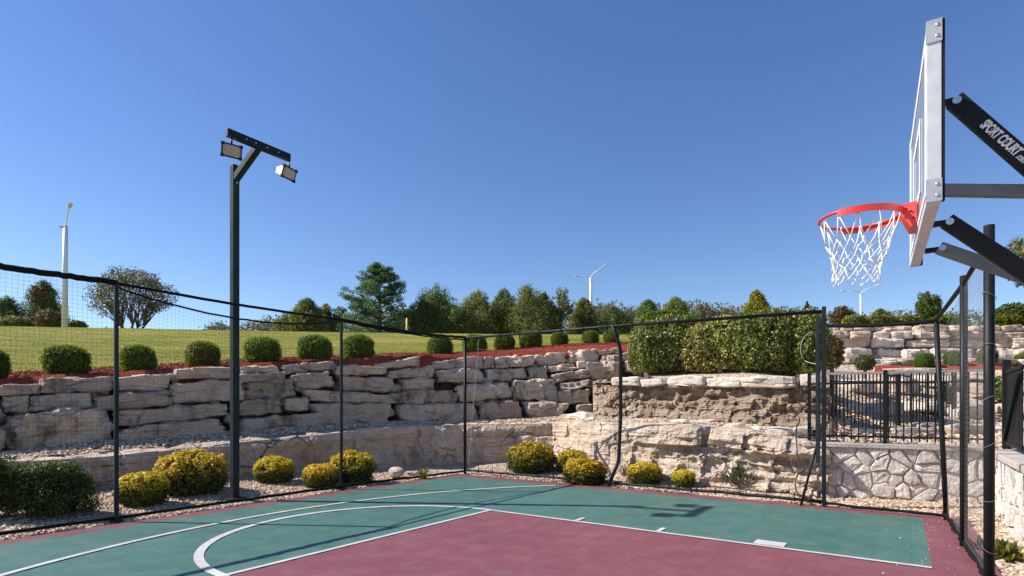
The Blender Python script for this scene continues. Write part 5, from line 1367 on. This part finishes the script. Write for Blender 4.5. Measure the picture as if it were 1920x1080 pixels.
# ------------------------------------------------------------------ trees
def limb(mb_, a, b, r0, r1, seed, wob=.12, n=6):
    rs = random.Random(seed); L = (b - a).length; pts = [a.lerp(b, i / n) + (Vector((rs.uniform(-1, 1), rs.uniform(-1, 1), rs.uniform(-.5, .5))) * wob * L * .25 if 0 < i < n else Vector()) for i in range(n + 1)]
    mb_.tube(pts, [r0 + (r1 - r0) * i / n for i in range(n + 1)], 6); return pts
def finish_tree(t, cs, rad, per, leaf, seed, m, trunk, aspect=.5, corem=None, up=0):
    cr = link('crown', clump_foliage(cs, rad, per, leaf, seed, m, aspect, name='crown', up=up), None, t)
    trunk.build('trunk', M['bark'], t, True)
    return cr
def conifer(u, vb, vt, w, Y, m, lab, seed, per=46, n=260, power=.46, leaf=None, group='cedars and trees beyond the lawn', base=None, name='cedar_tree', droop=0):
    b = P(u, vb, Y); top = P(u, vt, Y); Hh = top.z - b.z; W = 1.45 * w * Y / FPX / 2 / math.sqrt(1 + (b.x / b.y) ** 2); gz = min(b.z, ground_z(b.x, b.y)); rs = random.Random(seed)
    t = empty(name, Vector((b.x, b.y, gz)), lab, 'tree', group)
    leaf = leaf or .0016 * Y + .02
    cs = []
    for i in range(n):
        k = rs.random() ** 1.25; prof = (1 - k) ** power * (.8 + .2 * min(1, (k + .06) / .18))
        a = rs.uniform(0, 6.28); lob = 1 + .28 * noise.noise(Vector((math.cos(a) * 1.3, math.sin(a) * 1.3, k * 4 + seed)))
        r_ = W * prof * lob * rs.uniform(.6, .98)
        cs.append((math.cos(a) * r_, math.sin(a) * r_, (b.z - gz) + k * Hh * .97))
    cs += [(rs.uniform(-.03, .03) * W, 0, (b.z - gz) + Hh * q) for q in (.9, .94, .97, 1.0)]
    rad = [((.21 * W + .05) * (1 - .6 * min(1, (c[2] - (b.z - gz)) / Hh)) + .03 * W,) * 2 + ((.21 * W + .04) * 1.25 * (1 - .3 * min(1, (c[2] - (b.z - gz)) / Hh)),) for c in cs]
    tr = MB(); tr.tube([Vector((b.x, b.y, gz - .3)), Vector((b.x, b.y, b.z + Hh * .5)), Vector((b.x, b.y, b.z + Hh * .95))], [W * .07 + .05, W * .04 + .03, .02], 7)
    cr = finish_tree(t, cs, rad, per, leaf, seed, m, tr, .38, up=.25)
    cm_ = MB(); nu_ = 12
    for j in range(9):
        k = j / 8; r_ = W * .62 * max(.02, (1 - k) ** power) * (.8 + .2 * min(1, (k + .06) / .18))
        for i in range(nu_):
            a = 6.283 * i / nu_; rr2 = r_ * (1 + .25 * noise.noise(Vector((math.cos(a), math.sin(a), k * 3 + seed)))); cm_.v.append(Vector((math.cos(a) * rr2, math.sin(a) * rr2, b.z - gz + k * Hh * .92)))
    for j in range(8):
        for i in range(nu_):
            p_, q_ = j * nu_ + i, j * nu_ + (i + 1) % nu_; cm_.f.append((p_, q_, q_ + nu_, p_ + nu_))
    link('shade_core', cm_.mesh('shade_core', True), M['darkcore'], t)  # added dark cone, shade within the crown as colour
    return t
def broadleaf(u, vb, vt, w, Y, m, lab, seed, n=60, per=40, trunks=1, crown_lo=.3, leaf=None, dense=True, group='cedars and trees beyond the lawn', name='leafy_tree', rk=.24, tr_r=.035, dome=False):
    b = P(u, vb, Y); top = P(u, vt, Y); Hh = top.z - b.z; W = 1.08 * w * Y / FPX / 2 / math.sqrt(1 + (b.x / b.y) ** 2); gz = min(b.z, ground_z(b.x, b.y)); rs = random.Random(seed)
    t = empty(name, Vector((b.x, b.y, gz)), lab, 'tree', group)
    leaf = leaf or .0017 * Y + .02
    cz0 = Hh * crown_lo; ch = (Hh - cz0) / 2; cs = []
    for i in range(n):
        while True:
            d = Vector((rs.uniform(-1, 1), rs.uniform(-1, 1), rs.uniform(-1, 1)))
            if .25 < d.length < 1: break
        if d.z < -.2: d = Vector((d.x, d.y, d.z * .8))
        if dome:
            if d.z < -.45: d.z *= -.9
            if d.length < .6: d = d.normalized() * rs.uniform(.6, 1)
        d = d * (.86 + .25 * noise.noise(d * 1.7 + Vector((seed, 0, 0))))
        cs.append((d.x * W * .9, d.y * W * .8, b.z - gz + cz0 + ch + d.z * ch * .92))
    tr = MB(); base = Vector((b.x, b.y, gz))
    forks = []
    for k in range(trunks):
        a = 6.28 * k / max(1, trunks) + seed; sp = 0 if trunks == 1 else W * .22
        f = base + Vector((math.cos(a) * sp, math.sin(a) * sp, b.z - gz + cz0 * 1.05 + Hh * .06))
        limb(tr, base + Vector((math.cos(a) * .1 * (trunks > 1), math.sin(a) * .1 * (trunks > 1), -.3)), f, Hh * tr_r, Hh * tr_r * .6, seed + k, .1); forks.append(f)
    for i, c in enumerate(cs):
        if (dense and i % 3) or (dome and i % 5): continue
        e = base + Vector(c); f = min(forks, key=lambda q: (q - e).length)
        pts_ = limb(tr, f, e, Hh * tr_r * .42, Hh * tr_r * .08, seed * 7 + i, .22, 5)
        if not dense:
            for q in pts_[2:5]:
                limb(tr, q, q + Vector((rs.uniform(-1, 1), rs.uniform(-1, 1), rs.uniform(0, 1))) * W * .16, Hh * tr_r * .12, Hh * tr_r * .04, seed + i * 3, .2, 2)
    finish_tree(t, cs, (W * rk, W * rk, ch * rk * 1.1), per, leaf, seed, m, tr, .5)
    return t
# left group
conifer(12, 620, 560, 78, 48, M['cedar'], 'dark cedar at the far left edge of the lawn', 201, n=110)
conifer(-40, 622, 545, 90, 50, M['cedarolive'], 'olive cedar cut by the left frame edge', 202, n=90)
conifer(82, 620, 530, 84, 50, M['cedar'], 'dark cedar with rusty top left of the white lamp post', 203, n=120)
broadleaf(74, 600, 528, 40, 49, M['autumn'], 'rusty autumn sapling growing in front of the left cedar', 204, n=26, per=34)
broadleaf(104, 622, 540, 52, 52, M['oak'], 'thin bare autumn tree behind the lamp post', 205, n=26, per=14, dense=False)
blob_bush('far_bush', 95, 624, 60, 42, 46, M['autumn'], 'rusty bush at the base of the left cedar', 206, 1500, .10, lump=.25)
blob_bush('far_bush', 30, 624, 70, 30, 46, M['cedarolive'], 'olive bush at the left end of the lawn crest', 207, 1500, .10, lump=.25)
blob_bush('far_bush', 145, 622, 38, 20, 44, M['juniper'], 'small dark bush right of the white lamp post', 208, 1200, .08, lump=.2)
broadleaf(246, 622, 494, 205, 40.5, M['oak'], 'wide spreading sparse tree with several grey trunks on the crest', 209, n=330, per=30, trunks=5, crown_lo=.02, dome=True, dense=False, rk=.12, leaf=.075, tr_r=.024)
broadleaf(410, 626, 601, 70, 50, M['dryleaf'], 'low greyish twiggy bush on the crest behind the floodlight pole', 210, n=40, per=22, crown_lo=0.05, dense=False, leaf=.06)
# middle treeline
conifer(575, 632, 563, 62, 66, M['cedarolive'], 'pointed olive cedar left of the big pine', 211)
conifer(540, 632, 590, 60, 66, M['cedarolive'], 'low olive cedar at the left of the middle treeline', 212, n=100)
conifer(612, 632, 573, 44, 70, M['cedarolive'], 'narrow cedar between the olive cedar and the big pine', 213, n=90)
broadleaf(636, 632, 574, 40, 70, M['oak'], 'thin autumn tree left of the big pine', 214, n=30, per=30)
broadleaf(495, 630, 597, 50, 60, M['dryleaf'], 'low hazy bush on the crest left of the middle treeline', 215, n=30, per=22, crown_lo=0.05, dense=False, leaf=.07)
# big pine: whorled, layered boughs
def pine(u, vb, vt, w, Y, lab, seed):
    b = P(u, vb, Y); top = P(u, vt, Y); Hh = top.z - b.z; W = w * Y / FPX / 2; gz = min(b.z, ground_z(b.x, b.y)); rs = random.Random(seed)
    t = empty('white_pine', Vector((b.x, b.y, gz)), lab, 'tree', 'cedars and trees beyond the lawn'); tr = MB(); base = Vector((b.x, b.y, gz))
    tr.tube([base - UP * .3, base + UP * Hh * .6, base + UP * (Hh * .97)], [.26, .16, .04], 8)
    cs = []; rad = []
    for k in range(15):
        h = .10 + .86 * k / 14; prof = (1.08 - .38 * abs(h - .22) / .78) * (1 if h < .6 else max(.28, 1 - (h - .6) * 1.55))
        for j in range(8):
            a = rs.uniform(0, 6.28); L = W * prof * rs.uniform(.62, 1.08); z0 = Hh * (h - .03); z1 = z0 + L * rs.uniform(.12, .4)
            e = Vector((math.cos(a) * L, math.sin(a) * L, z1)); s_ = Vector((0, 0, z0))
            tr.tube([base + s_, base + s_.lerp(e, .5) - UP * .05, base + e], [.06, .04, .015], 5)
            for q in (.45, .62, .8, .95, 1.05):
                c = s_.lerp(e, q); cs.append((c.x + rs.gauss(0, .18), c.y + rs.gauss(0, .18), c.z + rs.uniform(0, .14))); s2 = .30 + .30 * q * (1 - .4 * h); rad.append((s2, s2, s2 * .55))
    cs += [(0, 0, Hh * q) for q in (.92, .96, 1.0)]; rad += [(.3, .3, .4)] * 3
    finish_tree(t, cs, rad, 42, .15, seed, M['pine'], tr, .30, up=.4)
pine(712, 634, 474, 138, 62, 'large blue green pine with layered boughs, tallest of the treeline', 220)
conifer(818, 636, 540, 100, 64, M['cedar'], 'broad dark cedar just right of the big pine', 221, n=190)
conifer(845, 636, 575, 60, 62, M['cedar'], 'shorter dark cedar leaning on the broad cedar', 222)
conifer(790, 636, 566, 60, 63, M['cedarolive'], 'olive cedar between the big pine and the broad cedar', 222, n=110)
conifer(898, 636, 550, 78, 66, M['cedarolive'], 'olive cedar second right of the broad dark cedar', 223, n=170)
conifer(945, 636, 546, 62, 68, M['cedar'], 'dark narrow cedar between two olive cedars in mid treeline', 224)
conifer(992, 636, 541, 92, 66, M['cedarolive'], 'broad olive brown cedar in the middle of the treeline', 225, n=190)
conifer(1020, 636, 552, 50, 68, M['cedar'], 'narrow dark cedar left of the yellow tree', 226)
conifer(870, 636, 585, 46, 62, M['cedarolive'], 'short olive cedar filling the gap by the broad cedar', 227, n=90)
broadleaf(1052, 636, 538, 50, 68, M['yellowtree'], 'slim yellow green tree left of the lamp post', 228, n=46, per=30, crown_lo=.25)
conifer(1094, 638, 562, 48, 70, M['cedarolive'], 'brown green cedar behind the middle lamp post', 229)
broadleaf(1132, 638, 564, 60, 80, M['oak'], 'pale autumn tree right of the middle lamp post', 230, n=40, per=26, dense=False)
conifer(1150, 640, 580, 66, 68, M['cedar'], 'low dark cedar right of the middle lamp post', 231)
broadleaf(1186, 640, 572, 52, 82, M['dryleaf'], 'hazy pale tree behind the rounded hedge', 232, n=36, per=24, dense=False)
conifer(1216, 640, 566, 56, 74, M['cedar'], 'dark layered cedar above the rounded hedge', 233)
conifer(1266, 640, 562, 72, 72, M['cedarolive'], 'brownish round topped cedar above the tall hedge', 234, power=.5)
broadleaf(1318, 640, 566, 60, 84, M['oak'], 'thin pale tree right of the round topped cedar', 235, n=40, per=26, dense=False)
broadleaf(1362, 640, 573, 72, 84, M['oak'], 'wide thin autumn tree left of the golden arborvitae', 236, n=44, per=26, dense=False)
conifer(1418, 625, 548, 58, 30, M['arbor'], 'golden conical arborvitae behind the hedge', 237, power=.6, leaf=.07, name='golden_arborvitae', group='trees behind the hedge')
conifer(1513, 640, 567, 16, 60, M['cedar'], 'tiny pointed dark conifer between hedge and fence post', 238, n=60)
broadleaf(1580, 625, 571, 56, 40, M['autumn'], 'rusty bushy tree above the left end of the upper wall', 239, n=60, per=40, crown_lo=.1)
conifer(1650, 628, 584, 54, 44, M['cedarolive'], 'low olive conifer right of the far lamp post', 240, power=.5)
broadleaf(1742, 618, 545, 66, 26, M['cedar'], 'dense dark green tree behind the upper wall', 241, n=90, per=60, crown_lo=.08, leaf=.06, name='terrace_tree')
# big tree at the right edge
broadleaf(1950, 640, 425, 190, 24, M['oak'], 'large leafy tree behind the hoop arms at the right edge', 243, n=170, per=44, crown_lo=.42, leaf=.075, rk=.17, name='leafy_tree')
# far woods closing the gaps behind the crest
rgw = np.random.default_rng(77); cs = []
for u in np.arange(-900, 2300, 9):
    Y = 105 + rgw.uniform(-8, 20); h = float(np.interp(u, [-900, 0, 150, 330, 480, 900, 1400, 1600, 2300], [612, 602, 622, 628, 600, 572, 570, 588, 588])) + rgw.uniform(-6, 7)
    for k in range(7):
        p = P(u + rgw.uniform(-9, 9), h + 8 + k * 9, Y + rgw.uniform(-3, 3)); cs.append((p.x, p.y, p.z))
fw_ = link('far_woods', clump_foliage(cs, (2.0, 2.0, 1.3), 40, .30, 9, M['oak'], .55, name='far_woods')); tag(fw_, 'distant hazy line of woods beyond the lawn crest', 'woods', kind='stuff')
